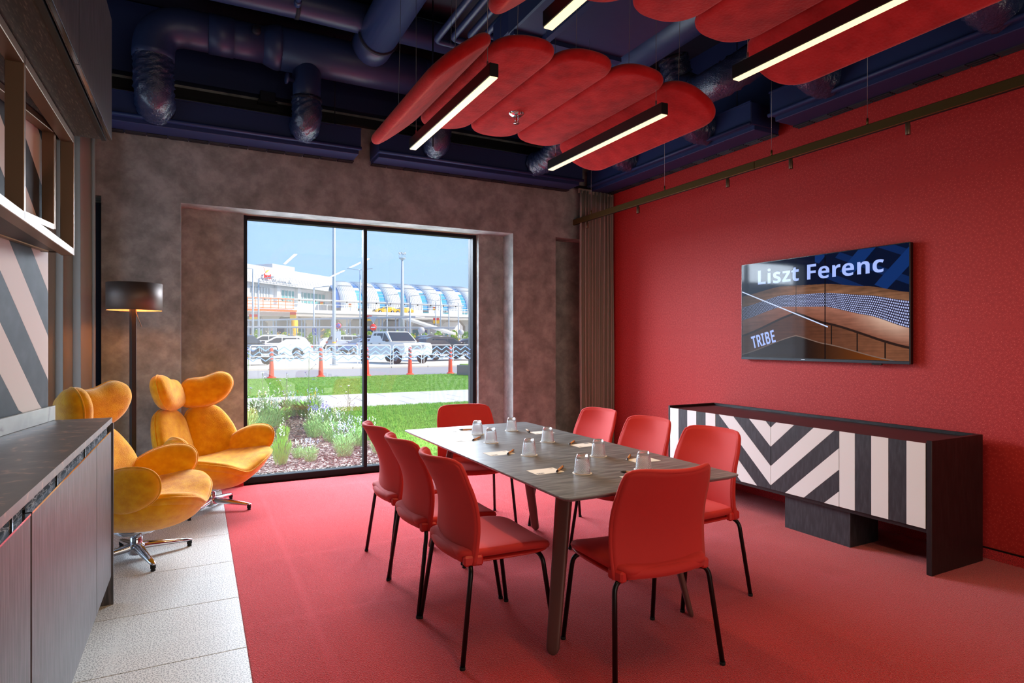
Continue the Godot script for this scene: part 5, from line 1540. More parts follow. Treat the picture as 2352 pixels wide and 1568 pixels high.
func forecourt():
	structure("road", box_mesh(Vector3(140, 0.2, 7.2)), mats.asphalt, Vector3(20, -0.13, -28.0)).set_meta("label", "grey asphalt road beyond the lawn")
	var kerb := structure("kerb", box_mesh(Vector3(140, 0.30, 2.6), 0.02), mats.kerb, Vector3(20, -0.10, -32.6))
	kerb.set_meta("label", "pale kerbed pavement along the car park")
	for k in 12: part("kerb_stone", box_mesh(Vector3(1.96, 0.16, 0.20), 0.015), mats.kerb, kerb, Vector3(-20.0 + k * 2.0, 0.075, 1.32))
	var lot := structure("car_park", box_mesh(Vector3(200, 0.2, 5.0)), mats.lot, Vector3(30, -0.10, -36.2))
	lot.set_meta("label", "bright concrete car park in front of the terminal")
	part("slope", box_mesh(Vector3(240, 0.2, 120.0)), mats.lot, lot, Vector3(0, 0.40 + 0.10, -60.0), Vector3(0.556, 0, 0))
	# orange bollards on the lawn's edge
	for k in 7:
		var t := thing("flexible_bollard", "orange flexible bollard with grey bands at the lawn's edge", "bollard", Vector3(0.68 + 1.806 * k, -0.03, -24.62), 0.0, "orange bollards along the road")
		part("foot", lathe_mesh([Vector2(0.0, 0.0), Vector2(0.17, 0.0), Vector2(0.17, 0.02), Vector2(0.12, 0.05), Vector2(0.095, 0.06)], 20), mats.bollard_orange, t)
		part("post", lathe_mesh([Vector2(0.095, 0.05), Vector2(0.075, 0.55), Vector2(0.068, 0.60), Vector2(0.066, 1.10), Vector2(0.05, 1.14), Vector2(0.0, 1.15)], 20), mats.bollard_orange, t)
		for b in [0.63, 0.78, 0.94]:
			part("reflective_band", lathe_mesh([Vector2(0.068, b), Vector2(0.0705, b + 0.003), Vector2(0.0705, b + 0.067), Vector2(0.068, b + 0.07)], 20), mats.bollard_grey, t)
	# tubular railings
	for k in 8:
		var t := thing("railing", "white tubular hoop railing between the road and the car park", "railing", Vector3(0.46 + 1.845 * k, 0.05, -32.55 - 0.13 * k), 0.0, "white railings along the car park")
		part("hoop", tube_mesh(rounded_path([Vector3(0, 0, 0), Vector3(0, 1.10, 0), Vector3(1.66, 1.10, 0), Vector3(1.66, 0, 0)], 0.14, 5), 0.024, 8), mats.white_paint, t)
		part("middle_rail", tube_mesh([Vector3(0, 0.55, 0), Vector3(1.66, 0.55, 0)], 0.02, 8), mats.white_paint, t)
	var wall := thing("stone_planter", "low grey stone planter block at the edge of the lawn", "planter", Vector3(10.4, -0.04, -23.2), 12.0)
	part("block", box_mesh(Vector3(1.5, 0.42, 1.0), 0.02), mats.bollard_grey, wall, Vector3(0, 0.21, 0))
	part("planting", box_mesh(Vector3(1.35, 0.06, 0.85), 0.02), mats.hedge_a, wall, Vector3(0, 0.43, 0))
	# lamp posts
	var post := thing("lamp_post", "thick galvanised mast rising out of sight by the railing", "lamp post", Vector3(6.70, 0.0, -34.4))
	part("mast", tube_mesh([Vector3(0, 0, 0), Vector3(0, 1.2, 0), Vector3(0, 14, 0)], [0.10, 0.095, 0.075], 14), mats.galvanised, post)
	part("base_plate", box_mesh(Vector3(0.4, 0.04, 0.4), 0.01), mats.galvanised, post, Vector3(0, 0.07, 0))
	part("warning_tape", lathe_mesh([Vector2(0.099, 1.25), Vector2(0.1005, 1.26), Vector2(0.1005, 1.33), Vector2(0.099, 1.34)], 14), mats.sign_yellow, post)
	part("lantern", box_mesh(Vector3(1.2, 0.15, 0.3), 0.03), mats.galvanised, post, Vector3(0, 14.05, 0))
	for p in [[581.0, 60.0, 617.0, -1], [594.0, 66.0, 640.0, 0], [721.0, 66.0, 661.0, 1], [827.0, 80.0, 620.0, 2], [942.0, 62.0, 680.0, 1], [889.0, 80.0, 678.0, 1], [1001.0, 90.0, 690.0, 2], [1012.0, 96.0, 676.0, -1], [1031.0, 92.0, 690.0, 0], [1053.0, 88.0, 696.0, -1]]:
		var at := spot(p[0], p[1]); at.y = lot_y(at.z)
		var top: float = CAM_H + (784.0 - p[2]) * p[1] / FOCAL - at.y
		var t := thing("lamp_post", "slim pale lamp post standing among the parked cars", "lamp post", at, YAW * -1.0, "slim lamp posts of the car park")
		part("mast", tube_mesh([Vector3(0, 0, 0), Vector3(0, top, 0)], [0.11, 0.07], 10), mats.galvanised, t)
		var arms := [-1, 1] if p[3] == 2 else ([p[3]] if p[3] != 0 else [1])
		for a in arms:
			part("arm", tube_mesh([Vector3(0, top, 0), Vector3(a * 1.0, top + 0.12, 0)], 0.035, 8), mats.galvanised, t)
			part("lantern", box_mesh(Vector3(0.75, 0.08, 0.2), 0.02), mats.galvanised, t, Vector3(a * 1.3, top + 0.16, 0), Vector3(0, 0, a * 6))
	var m := thing("floodlight_mast", "tall floodlight mast with a crown of lamps in front of the vault", "light mast", spot(924.0, 95.0, 0.5))
	part("mast", tube_mesh([Vector3(0, 0, 0), Vector3(0, 13.6, 0)], [0.42, 0.16], 14), mats.galvanised, m)
	part("crown_ring", lathe_mesh([Vector2(0.15, 13.5), Vector2(0.5, 13.75), Vector2(0.52, 13.85), Vector2(0.1, 13.8)], 16), mats.galvanised, m)
	part("crown_rail", lathe_mesh([Vector2(0.50, 14.4), Vector2(0.52, 14.4), Vector2(0.52, 14.45), Vector2(0.50, 14.45)], 16), mats.galvanised, m)
	for k in 6:
		var a := TAU * k / 6.0
		part("floodlight", box_mesh(Vector3(0.26, 0.2, 0.14), 0.02), mats.cladding_grey, m, Vector3(cos(a) * 0.5, 14.6, sin(a) * 0.5), Vector3(20, -rad_to_deg(a) + 90, 0))
		part("stay", tube_mesh([Vector3(cos(a) * 0.5, 13.8, sin(a) * 0.5), Vector3(cos(a) * 0.5, 14.6, sin(a) * 0.5)], 0.02, 5), mats.galvanised, m)
	part("antenna", tube_mesh([Vector3(0.45, 14.5, 0), Vector3(0.45, 15.6, 0)], 0.012, 5), mats.galvanised, m)
	part("antenna", tube_mesh([Vector3(-0.4, 14.5, 0), Vector3(-0.4, 15.4, 0)], 0.012, 5), mats.galvanised, m)
	# cars: [px, depth, heading degrees (0 = +x of the world), style, paint, label]
	var cars := [
		[548.0, 35.6, -58.0, "suv", Color(0.05, 0.08, 0.16), "dark blue off-roader with a slotted grille behind the railing"],
		[641.0, 46.5, 168.0, "wagon", Color(0.92, 0.92, 0.92), "white estate car parked side on behind the railing"],
		[611.0, 56.0, 172.0, "suv", Color(0.88, 0.88, 0.88), "white van-like car parked behind the white estate"],
		[757.0, 88.0, 175.0, "hatch", Color(0.20, 0.28, 0.20), "small dark green car behind the thick mast"],
		[772.0, 74.0, 5.0, "hatch", Color(0.90, 0.90, 0.90), "white hatchback parked beyond the thick mast"],
		[804.0, 64.0, 22.0, "suv", Color(0.58, 0.62, 0.68), "silver grey off-roader parked next to the thick mast"],
		[830.0, 58.0, -165.0, "hatch", Color(0.22, 0.36, 0.58), "blue car with its nose beside the silver off-roader"],
		[902.0, 38.6, -74.0, "pickup", Color(0.86, 0.85, 0.83), "white pickup truck facing the window behind the railing"],
		[1024.0, 44.5, 10.0, "wagon", Color(0.10, 0.11, 0.13), "black estate car with chrome window line beside the pickup"],
		[1012.0, 51.5, 12.0, "suv", Color(0.14, 0.15, 0.17), "black van-like car behind the black estate"],
		[986.0, 62.0, 172.0, "hatch", Color(0.30, 0.36, 0.44), "grey blue car between the pickup and the black estate"],
		[1068.0, 58.0, 165.0, "hatch", Color(0.30, 0.34, 0.42), "slate blue car parked past the black estate"],
		[856.0, 72.0, 10.0, "suv", Color(0.20, 0.22, 0.26), "dark car behind the pickup's load bed"]]
	for c in cars:
		var at := spot(c[0], c[1]); at.y = lot_y(at.z)
		car(at, c[2], c[3], c[4], c[5])
	# planted strip and walkway roofs
	for k in 17:
		var px := 560.0 + 32.0 * k
		for row in 2:
			var dp := 84.0 + row * 9.0
			var at := spot(px + rng.randf_range(-3, 3), dp + rng.randf_range(-1, 1)); at.y = lot_y(at.z) - 0.1
			var hh := rng.randf_range(1.5, 2.3) + row * 0.5
			var st := new_st(true)
			for j in 260:
				var a := rng.randf() * TAU
				var e := rng.randf_range(0.0, 1.0)
				var d := Vector3(cos(a) * sqrt(1 - e * e), e, sin(a) * sqrt(1 - e * e))
				leaf(st, Vector3(d.x * 0.85, d.y * hh * 0.9, d.z * 0.7), (d + Vector3(0, 0.4, 0)).normalized(), 0.42, 0.26, 0.2)
			var t := thing("shrub", "flowering green shrub in the planted strip of the car park", "shrub", at, 0.0, "shrubs of the planted strip")
			part("foliage", done(st), mats.hedge_a if (k + row) % 2 == 0 else mats.hedge_b, t).set_meta("kind", "stuff")
			var sf := new_st(true)
			for j in 24:
				var a := rng.randf() * TAU
				leaf(sf, Vector3(cos(a) * 1.0, hh * rng.randf_range(0.4, 1.0), sin(a) * 0.7 + 0.3), Vector3(cos(a), 0.6, sin(a)).normalized(), 0.3, 0.26, 0.0)
			part("blossom", done(sf), mats.petal_white if k % 3 else mats.petal_yellow, t).set_meta("kind", "stuff")
	for w in [[63.0, 66.0, 560.0, 1045.0, 2.55, "low"], [76.0, 66.0, 560.0, 965.0, 3.55, "high"]]:
		var a := spot(w[2], w[0]); var b := spot(w[3], w[1])
		var gy := lot_y(a.z)
		var t := thing("walkway_roof", "long %s walkway roof on paired grey posts" % w[5], "canopy", Vector3(a.x, gy, a.z), rad_to_deg(atan2(-(b.z - a.z), b.x - a.x)), "covered walkways")
		var len := a.distance_to(b)
		part("roof", box_mesh(Vector3(len, 0.10, 1.9), 0.01), mats.cladding_grey, t, Vector3(len / 2, w[4], 0))
		part("gutter", box_mesh(Vector3(len, 0.09, 0.09), 0.01), mats.galvanised, t, Vector3(len / 2, w[4] - 0.10, 0.85))
		var n := int(len / 2.2)
		for k in n:
			for s in [0.0, 0.45]:
				part("post", box_mesh(Vector3(0.11, w[4], 0.11)), mats.galvanised, t, Vector3(0.4 + k * 2.2 + s, w[4] / 2, 0.0))
	var rp := thing("ramp_roof", "pale sloping ramp roof running down to the walkway", "canopy", spot(985.0, 72.0, 0.6), -4.0)
	part("roof", box_mesh(Vector3(6.2, 0.22, 2.2), 0.02), mats.cladding, rp, Vector3(0, 2.6, 0), Vector3(0, 0, -17))
	for s in [-2.6, 0.0, 2.6]: part("post", box_mesh(Vector3(0.12, 2.5 - s * 0.3, 0.12)), mats.galvanised, rp, Vector3(s, 1.2 - s * 0.15, 0))
	# traffic signs
	var ne := thing("no_entry_sign", "round red no entry sign on a post behind the pickup", "traffic sign", spot(857.5, 55.0, 0.15), YAW * -1.0)
	part("post", tube_mesh([Vector3.ZERO, Vector3(0, 3.4, 0)], 0.035, 8), mats.galvanised, ne)
	part("disc", tube_mesh([Vector3(0, 2.48, 0.04), Vector3(0, 2.48, 0.06)], 0.30, 28), mats.sign_red, ne)
	part("bar", box_mesh(Vector3(0.40, 0.10, 0.01)), mats.white_paint, ne, Vector3(0, 2.48, 0.066))
	var gw := new_st(true)
	add_prism(gw, [Vector2(0, 2.86), Vector2(0.42, 3.46), Vector2(-0.42, 3.46)], 0.03, 0.05)
	part("give_way_back", done(gw), mats.galvanised, ne)
	var np := thing("no_parking_sign", "round blue and red no stopping sign by the thick mast", "traffic sign", spot(777.5, 62.0, 0.2), YAW * -1.0)
	part("post", tube_mesh([Vector3.ZERO, Vector3(0, 3.1, 0)], 0.035, 8), mats.galvanised, np)
	part("disc", tube_mesh([Vector3(0, 2.75, 0.04), Vector3(0, 2.75, 0.055)], 0.29, 24), mats.sign_red, np)
	part("disc_face", tube_mesh([Vector3(0, 2.75, 0.055), Vector3(0, 2.75, 0.065)], 0.22, 24), mats.sign_blue, np)
	part("stroke", box_mesh(Vector3(0.44, 0.06, 0.008)), mats.sign_red, np, Vector3(0, 2.75, 0.068), Vector3(0, 0, -45))
	part("plate", box_mesh(Vector3(0.5, 0.9, 0.02)), mats.white_paint, np, Vector3(0, 1.75, 0.05))
	var pk := thing("arrow_sign", "small blue arrow sign on a slim lamp post", "traffic sign", spot(722.0, 65.5, 2.42), YAW * -1.0)
	part("plate", box_mesh(Vector3(0.42, 0.8, 0.02)), mats.sign_blue, pk)
	part("arrow", box_mesh(Vector3(0.08, 0.45, 0.01)), mats.white_paint, pk, Vector3(0, 0, 0.016), Vector3(0, 0, 35))
	for px in [968.0, 1059.0]:
		var rb := thing("round_sign", "back of a round traffic sign on a post among the cars", "traffic sign", spot(px, 58.0 if px < 1000 else 70.0, 0.2), YAW * -1.0, "round sign backs")
		part("post", tube_mesh([Vector3.ZERO, Vector3(0, 2.4, 0)], 0.035, 8), mats.galvanised, rb)
		part("disc", tube_mesh([Vector3(0, 2.2, 0.04), Vector3(0, 2.2, 0.06)], 0.33, 24), mats.cladding_grey, rb)
	person("person", "person in dark clothes with both arms stretched out by the planted strip", spot(702.5, 72.0, 0.25), true, Color(0.03, 0.03, 0.035), Color(0.08, 0.09, 0.12))
	person("person", "person in an orange vest standing under the high walkway roof", spot(902.0, 80.0, 0.9), false, Color(0.75, 0.18, 0.03), Color(0.10, 0.06, 0.05))

# a small standing figure as one continuous surface
func person(called: String, label: String, at: Vector3, arms_out: bool, top: Color, legs: Color):
	var skin := Color(0.45, 0.27, 0.19)
	var bones := []
	for s in [-1, 1]:
		bones.append([Vector3(s * 0.10, 0.92, 0), Vector3(s * 0.11, 0.50, 0.01), 0.085, 0.06, legs])
		bones.append([Vector3(s * 0.11, 0.50, 0.01), Vector3(s * 0.12, 0.07, 0), 0.06, 0.042, legs])
		bones.append([Vector3(s * 0.12, 0.04, -0.02), Vector3(s * 0.13, 0.04, 0.15), 0.045, 0.035, Color(0.03, 0.03, 0.03)])
		var sh := Vector3(s * 0.20, 1.42, 0)
		var el := Vector3(s * 0.44, 1.45, 0.03) if arms_out else Vector3(s * 0.25, 1.14, -0.02)
		var wr := Vector3(s * 0.66, 1.60 if s < 0 else 1.44, 0.06) if arms_out else Vector3(s * 0.24, 0.90, 0.08)
		bones.append([sh, el, 0.055, 0.043, top]); bones.append([el, wr, 0.042, 0.03, top if arms_out else skin])
		bones.append([wr, wr + (wr - el).normalized() * 0.14, 0.035, 0.025, skin])
	bones.append([Vector3(0, 0.95, 0), Vector3(0, 1.18, 0), 0.14, 0.13, top]); bones.append([Vector3(0, 1.18, 0), Vector3(0, 1.38, 0), 0.13, 0.15, top])
	bones.append([Vector3(-0.12, 1.40, 0), Vector3(0.12, 1.40, 0), 0.08, 0.08, top])
	bones.append([Vector3(0, 1.45, 0), Vector3(0, 1.55, 0.01), 0.05, 0.05, skin]); bones.append([Vector3(0, 1.62, 0.02), Vector3(0, 1.68, 0.01), 0.085, 0.09, skin])
	bones.append([Vector3(0, 1.70, -0.03), Vector3(0, 1.72, -0.01), 0.088, 0.085, Color(0.04, 0.03, 0.025)])
	var cell := 0.04
	var lo := Vector3(-0.86, -0.04, -0.22)
	var nx := 43; var ny := 47; var nz := 13
	var val := PackedFloat32Array(); val.resize(nx * ny * nz); val.fill(1.0)
	var own := PackedInt32Array(); own.resize(nx * ny * nz)
	for bi in bones.size():
		var b: Array = bones[bi]
		var a0: Vector3 = b[0]; var b0: Vector3 = b[1]
		var R: float = maxf(b[2], b[3]) + 0.10
		var mn := (Vector3(minf(a0.x, b0.x), minf(a0.y, b0.y), minf(a0.z, b0.z)) - Vector3.ONE * R - lo) / cell
		var mx := (Vector3(maxf(a0.x, b0.x), maxf(a0.y, b0.y), maxf(a0.z, b0.z)) + Vector3.ONE * R - lo) / cell
		var d := b0 - a0
		for i in range(maxi(0, int(mn.x)), mini(nx, int(mx.x) + 2)):
			for j in range(maxi(0, int(mn.y)), mini(ny, int(mx.y) + 2)):
				for k in range(maxi(0, int(mn.z)), mini(nz, int(mx.z) + 2)):
					var p := lo + Vector3(i, j, k) * cell
					var t := clampf((p - a0).dot(d) / maxf(d.length_squared(), 1e-6), 0.0, 1.0)
					var dist: float = p.distance_to(a0 + d * t) - lerpf(b[2], b[3], t)
					var id := (i * ny + j) * nz + k
					if dist < val[id]: own[id] = bi
					var h := clampf(0.5 + 0.5 * (val[id] - dist) / 0.03, 0.0, 1.0)
					val[id] = lerpf(val[id], dist, h) - 0.03 * h * (1.0 - h)
	var vid := {}
	var vs := []
	var cols := []
	for i in nx - 1:
		for j in ny - 1:
			for k in nz - 1:
				var inside := 0
				var sum := Vector3.ZERO
				var cnt := 0
				var corner := []
				for c in 8:
					var v := val[((i + (c & 1)) * ny + j + ((c >> 1) & 1)) * nz + k + ((c >> 2) & 1)]
					corner.append(v)
					if v < 0.0: inside += 1
				if inside == 0 or inside == 8: continue
				for e in [[0, 1], [2, 3], [4, 5], [6, 7], [0, 2], [1, 3], [4, 6], [5, 7], [0, 4], [1, 5], [2, 6], [3, 7]]:
					var va: float = corner[e[0]]; var vb: float = corner[e[1]]
					if (va < 0.0) == (vb < 0.0): continue
					var t := va / (va - vb)
					var pa := Vector3(e[0] & 1, (e[0] >> 1) & 1, (e[0] >> 2) & 1)
					var pb := Vector3(e[1] & 1, (e[1] >> 1) & 1, (e[1] >> 2) & 1)
					sum += pa.lerp(pb, t); cnt += 1
				vid[(i * ny + j) * nz + k] = vs.size()
				vs.append(lo + (Vector3(i, j, k) + sum / cnt) * cell)
				cols.append(bones[own[(i * ny + j) * nz + k]][4])
	var st := new_st()
	var strides := [ny * nz, nz, 1]
	for i in range(1, nx - 1):
		for j in range(1, ny - 1):
			for k in range(1, nz - 1):
				var id := (i * ny + j) * nz + k
				for ax in 3:
					var o := id + int(strides[ax])
					if (val[id] < 0.0) == (val[o] < 0.0): continue
					var u: int = strides[(ax + 1) % 3]
					var w: int = strides[(ax + 2) % 3]
					var q := [id, id - u, id - u - w, id - w]
					var ok := true
					for x in q:
						if not vid.has(x): ok = false
					if not ok: continue
					if val[id] >= 0.0: q.reverse()
					for x in [q[0], q[2], q[1], q[0], q[3], q[2]]:
						st.set_color(cols[vid[x]]); st.add_vertex(vs[vid[x]])
	var m := mat("person_cloth", Color(1, 1, 1), 0.85); m.vertex_color_use_as_albedo = true
	solo(called, done(st), m, label, "person", at, Vector3(0, -YAW, 0))

# a car: x forward, y up
func car(at: Vector3, heading: float, style: String, paint: Color, label: String):
	var t := thing("pickup_truck" if style == "pickup" else "car", label, "truck" if style == "pickup" else "car", at, heading, "parked vehicles")
	var key := "paint_%s" % paint.to_html(false)
	var pm := mat(key, paint, 0.22); pm.clearcoat_enabled = true; pm.clearcoat = 0.6; pm.clearcoat_roughness = 0.05
	var prof := []      # side outline without the cabin, counter-clockwise
	var cab := []       # cabin outline
	var wheels := [1.38, -1.38]
	var wr := 0.35
	var hw := 0.92
	if style == "pickup":
		prof = [[-2.85, 0.50], [2.75, 0.50], [2.88, 0.70], [2.86, 1.12], [2.70, 1.24], [1.30, 1.32], [-2.85, 1.28]]
		cab = [[1.35, 1.30], [0.62, 1.92], [0.40, 1.97], [-0.95, 1.97], [-1.12, 1.90], [-1.25, 1.28]]
		wheels = [1.90, -1.85]; wr = 0.42; hw = 1.0
	elif style == "suv":
		prof = [[-2.25, 0.42], [2.20, 0.42], [2.34, 0.62], [2.30, 1.00], [2.05, 1.12], [1.05, 1.20], [-2.20, 1.14], [-2.34, 0.80]]
		cab = [[1.10, 1.18], [0.45, 1.62], [0.20, 1.72], [-1.60, 1.74], [-1.95, 1.62], [-2.25, 1.13]]
	elif style == "wagon":
		prof = [[-2.30, 0.36], [2.25, 0.36], [2.40, 0.55], [2.32, 0.86], [2.0, 0.98], [1.05, 1.06], [-2.30, 1.05], [-2.42, 0.72]]
		cab = [[1.10, 1.05], [0.35, 1.52], [0.05, 1.62], [-1.55, 1.60], [-1.95, 1.50], [-2.30, 1.04]]
		wheels = [1.45, -1.40]
	else:
		prof = [[-2.05, 0.34], [2.05, 0.34], [2.20, 0.55], [2.10, 0.80], [1.75, 0.92], [0.95, 1.00], [-2.05, 0.98], [-2.18, 0.66]]
		cab = [[1.05, 0.98], [0.25, 1.40], [-0.05, 1.47], [-1.10, 1.45], [-1.60, 1.30], [-2.05, 0.97]]
		wheels = [1.30, -1.30]; wr = 0.32; hw = 0.88
	var belt: float = cab[0][1]
	var roof: float = cab[2][1]
	var half := func(y: float) -> float:
		if y <= belt: return hw * (1.0 - 0.05 * pow(clampf((0.7 - y) / 0.4, 0.0, 1.0), 2.0)) - 0.03 * clampf((y - 0.75) / (belt - 0.75), 0.0, 1.0)
		return hw - 0.05 - 0.17 * (y - belt) / (roof - belt)
	part("body", car_shell(prof, half), pm, t)
	part("cabin", car_shell(cab, half), pm, t)
	# glass
	for s in [-1, 1]:
		var gp := []
		var y0 := belt + 0.05
		var y1 := roof - 0.12
		var fx := lerpf(cab[0][0], cab[1][0], 0.16) - 0.10
		gp = [Vector2(fx, y0), Vector2(lerpf(cab[1][0], cab[2][0], 0.4) - 0.10, y1), Vector2(cab[3][0] + 0.10, y1), Vector2(lerpf(cab[4][0], cab[5][0], 0.75) + 0.16, y0)]
		var splits := [fx, lerpf(fx, gp[3].x, 0.40), lerpf(fx, gp[3].x, 0.76), gp[3].x]
		for k in 3:
			var a: float = splits[k] - (0.0 if k == 0 else 0.03)
			var b: float = splits[k + 1] + (0.0 if k == 2 else 0.03)
			var r := Geometry2D.intersect_polygons(PackedVector2Array(gp), PackedVector2Array([Vector2(b, 0), Vector2(a, 0), Vector2(a, 3), Vector2(b, 3)]))
			if r.size() == 0: continue
			var st := new_st(true)
			var idx := Geometry2D.triangulate_polygon(r[0])
			for q in range(0, idx.size(), 3):
				var v := []
				for w in 3:
					var p2: Vector2 = r[0][idx[q + w]]
					v.append(Vector3(p2.x, p2.y, s * (half.call(p2.y) + 0.006)))
				if ((v[1] - v[0]).cross(v[2] - v[0])).z * s > 0: tri(st, v[0], v[1], v[2])
				else: tri(st, v[0], v[2], v[1])
			part("side_window", done(st), mats.car_glass, t)
	var pane := func(a: Array, b: Array, lo: float, hi: float, out: Vector2, called: String):
		var st := new_st(true)
		var v := []
		for q in [[lo, -1], [lo, 1], [hi, 1], [hi, -1]]:
			var x: float = lerpf(a[0], b[0], q[0]); var y: float = lerpf(a[1], b[1], q[0])
			v.append(Vector3(x + out.x * 0.008, y + out.y * 0.008, q[1] * (half.call(y) - 0.07)))
		quad(st, v[0], v[3], v[2], v[1])
		part(called, done(st), mats.car_glass, t)
	pane.call(cab[0], cab[1], 0.08, 0.98, Vector2(0.6, 0.8), "windscreen")
	pane.call(cab[5], cab[4], 0.25, 0.92, Vector2(-0.8, 0.5), "rear_window")
	# wheels
	for x in wheels:
		for s in [-1, 1]:
			var o := part("wheel", tube_mesh([Vector3(0, 0, -0.11), Vector3(0, 0, -0.09), Vector3(0, 0, 0.09), Vector3(0, 0, 0.11)], [wr * 0.92, wr, wr, wr * 0.92], 24), mats.tyre, t, Vector3(x, wr, s * (hw - 0.10)))
			part("rim", tube_mesh([Vector3(0, 0, 0.105 * s), Vector3(0, 0, 0.125 * s)], wr * 0.64, 20), mats.alloy, o)
			var sp := new_st(true)
			for k in 5:
				var a := TAU * k / 5.0
				add_box(sp, Vector3(cos(a) * wr * 0.38, sin(a) * wr * 0.38, 0.128 * s), Vector3(wr * 0.28, 0.05, 0.006), Basis(Vector3.BACK, a + PI / 2))
			part("spoke_gaps", done(sp), mats.car_trim, o)
			part("wheel_arch", tube_mesh([Vector3(0, 0, -0.005), Vector3(0, 0, 0.008)], wr * 1.14, 24), mats.car_trim, t, Vector3(x, wr + 0.02, s * (hw + 0.0 - 0.006)))
	# lamps, grille, bumper, mirrors, handles
	var nose: float = prof[2][0]
	var tail: float = prof[-1][0]
	var ly: float = lerpf(prof[2][1], prof[3][1], 0.75)
	for s in [-1, 1]:
		part("headlamp", box_mesh(Vector3(0.22, 0.16, 0.36), 0.04), mats.head_clear, t, Vector3(nose - 0.13, ly, s * (hw - 0.24)))
		part("tail_lamp", box_mesh(Vector3(0.22, 0.22, 0.28), 0.04), mats.tail_red, t, Vector3(tail + 0.10, belt - 0.20, s * (hw - 0.16)))
		part("mirror", box_mesh(Vector3(0.14, 0.16, 0.22), 0.04), mats.car_trim if style == "pickup" else pm, t, Vector3(cab[0][0] - 0.25, belt + 0.10, s * (hw + 0.10)))
		for hx in [0.05, -0.95]: part("door_handle", box_mesh(Vector3(0.18, 0.03, 0.03)), mats.car_trim, t, Vector3(hx, belt - 0.10, s * (hw - 0.01)))
	part("grille", box_mesh(Vector3(0.06, 0.30 if style in ["pickup", "suv"] else 0.16, hw * 1.0), 0.02), mats.alloy if style == "pickup" else mats.car_trim, t, Vector3(nose - 0.03, ly - 0.02, 0))
	part("bumper", box_mesh(Vector3(0.20, 0.20, hw * 1.9), 0.05), mats.car_trim if style == "suv" else pm, t, Vector3(nose - 0.06, prof[1][1] + 0.12, 0))
	part("bumper", box_mesh(Vector3(0.20, 0.20, hw * 1.9), 0.05), mats.car_trim if style == "suv" else pm, t, Vector3(tail + 0.06, prof[1][1] + 0.16, 0))
	part("number_plate", box_mesh(Vector3(0.02, 0.11, 0.5)), mats.white_paint, t, Vector3(nose + 0.035, prof[1][1] + 0.16, 0))
	if style in ["wagon", "suv"]:
		for s in [-1, 1]: part("roof_rail", tube_mesh([Vector3(0.0, roof + 0.02, s * 0.58), Vector3(-1.6, roof + 0.02, s * 0.58)], 0.02, 6), mats.alloy, t)
	if style == "pickup": part("load_bed", box_mesh(Vector3(1.45, 0.02, 1.6)), mats.car_trim, t, Vector3(-2.08, 1.285, 0))
	if style == "suv":
		for k in 7: part("grille_bar", box_mesh(Vector3(0.05, 0.26, 0.06), 0.01), mats.alloy, t, Vector3(nose + 0.012, ly - 0.02, -0.36 + 0.12 * k))

func car_shell(pts: Array, half: Callable) -> ArrayMesh:
	var st := new_st(true)
	var pv := PackedVector2Array()
	for p in pts: pv.append(Vector2(p[0], p[1]))
	if Geometry2D.is_polygon_clockwise(pv): pv.reverse()
	# soften the corners once
	var sm := PackedVector2Array()
	for i in pv.size():
		var p := pv[i]
		var a := pv[(i - 1 + pv.size()) % pv.size()]
		var b := pv[(i + 1) % pv.size()]
		sm.append(p.lerp(a, minf(0.25, 0.10 / maxf(p.distance_to(a), 0.01)))); sm.append(p.lerp(b, minf(0.25, 0.10 / maxf(p.distance_to(b), 0.01))))
	pv = sm
	var idx := Geometry2D.triangulate_polygon(pv)
	for q in range(0, idx.size(), 3):
		var a := pv[idx[q]]; var b := pv[idx[q + 1]]; var c := pv[idx[q + 2]]
		if (b - a).cross(c - a) < 0:
			var s := b; b = c; c = s
		tri(st, Vector3(a.x, a.y, half.call(a.y)), Vector3(b.x, b.y, half.call(b.y)), Vector3(c.x, c.y, half.call(c.y)))
		tri(st, Vector3(a.x, a.y, -half.call(a.y)), Vector3(c.x, c.y, -half.call(c.y)), Vector3(b.x, b.y, -half.call(b.y)))
	for k in pv.size():
		var a := pv[k]; var b := pv[(k + 1) % pv.size()]
		quad(st, Vector3(a.x, a.y, -half.call(a.y)), Vector3(b.x, b.y, -half.call(b.y)), Vector3(b.x, b.y, half.call(b.y)), Vector3(a.x, a.y, half.call(a.y)))
	return done(st)

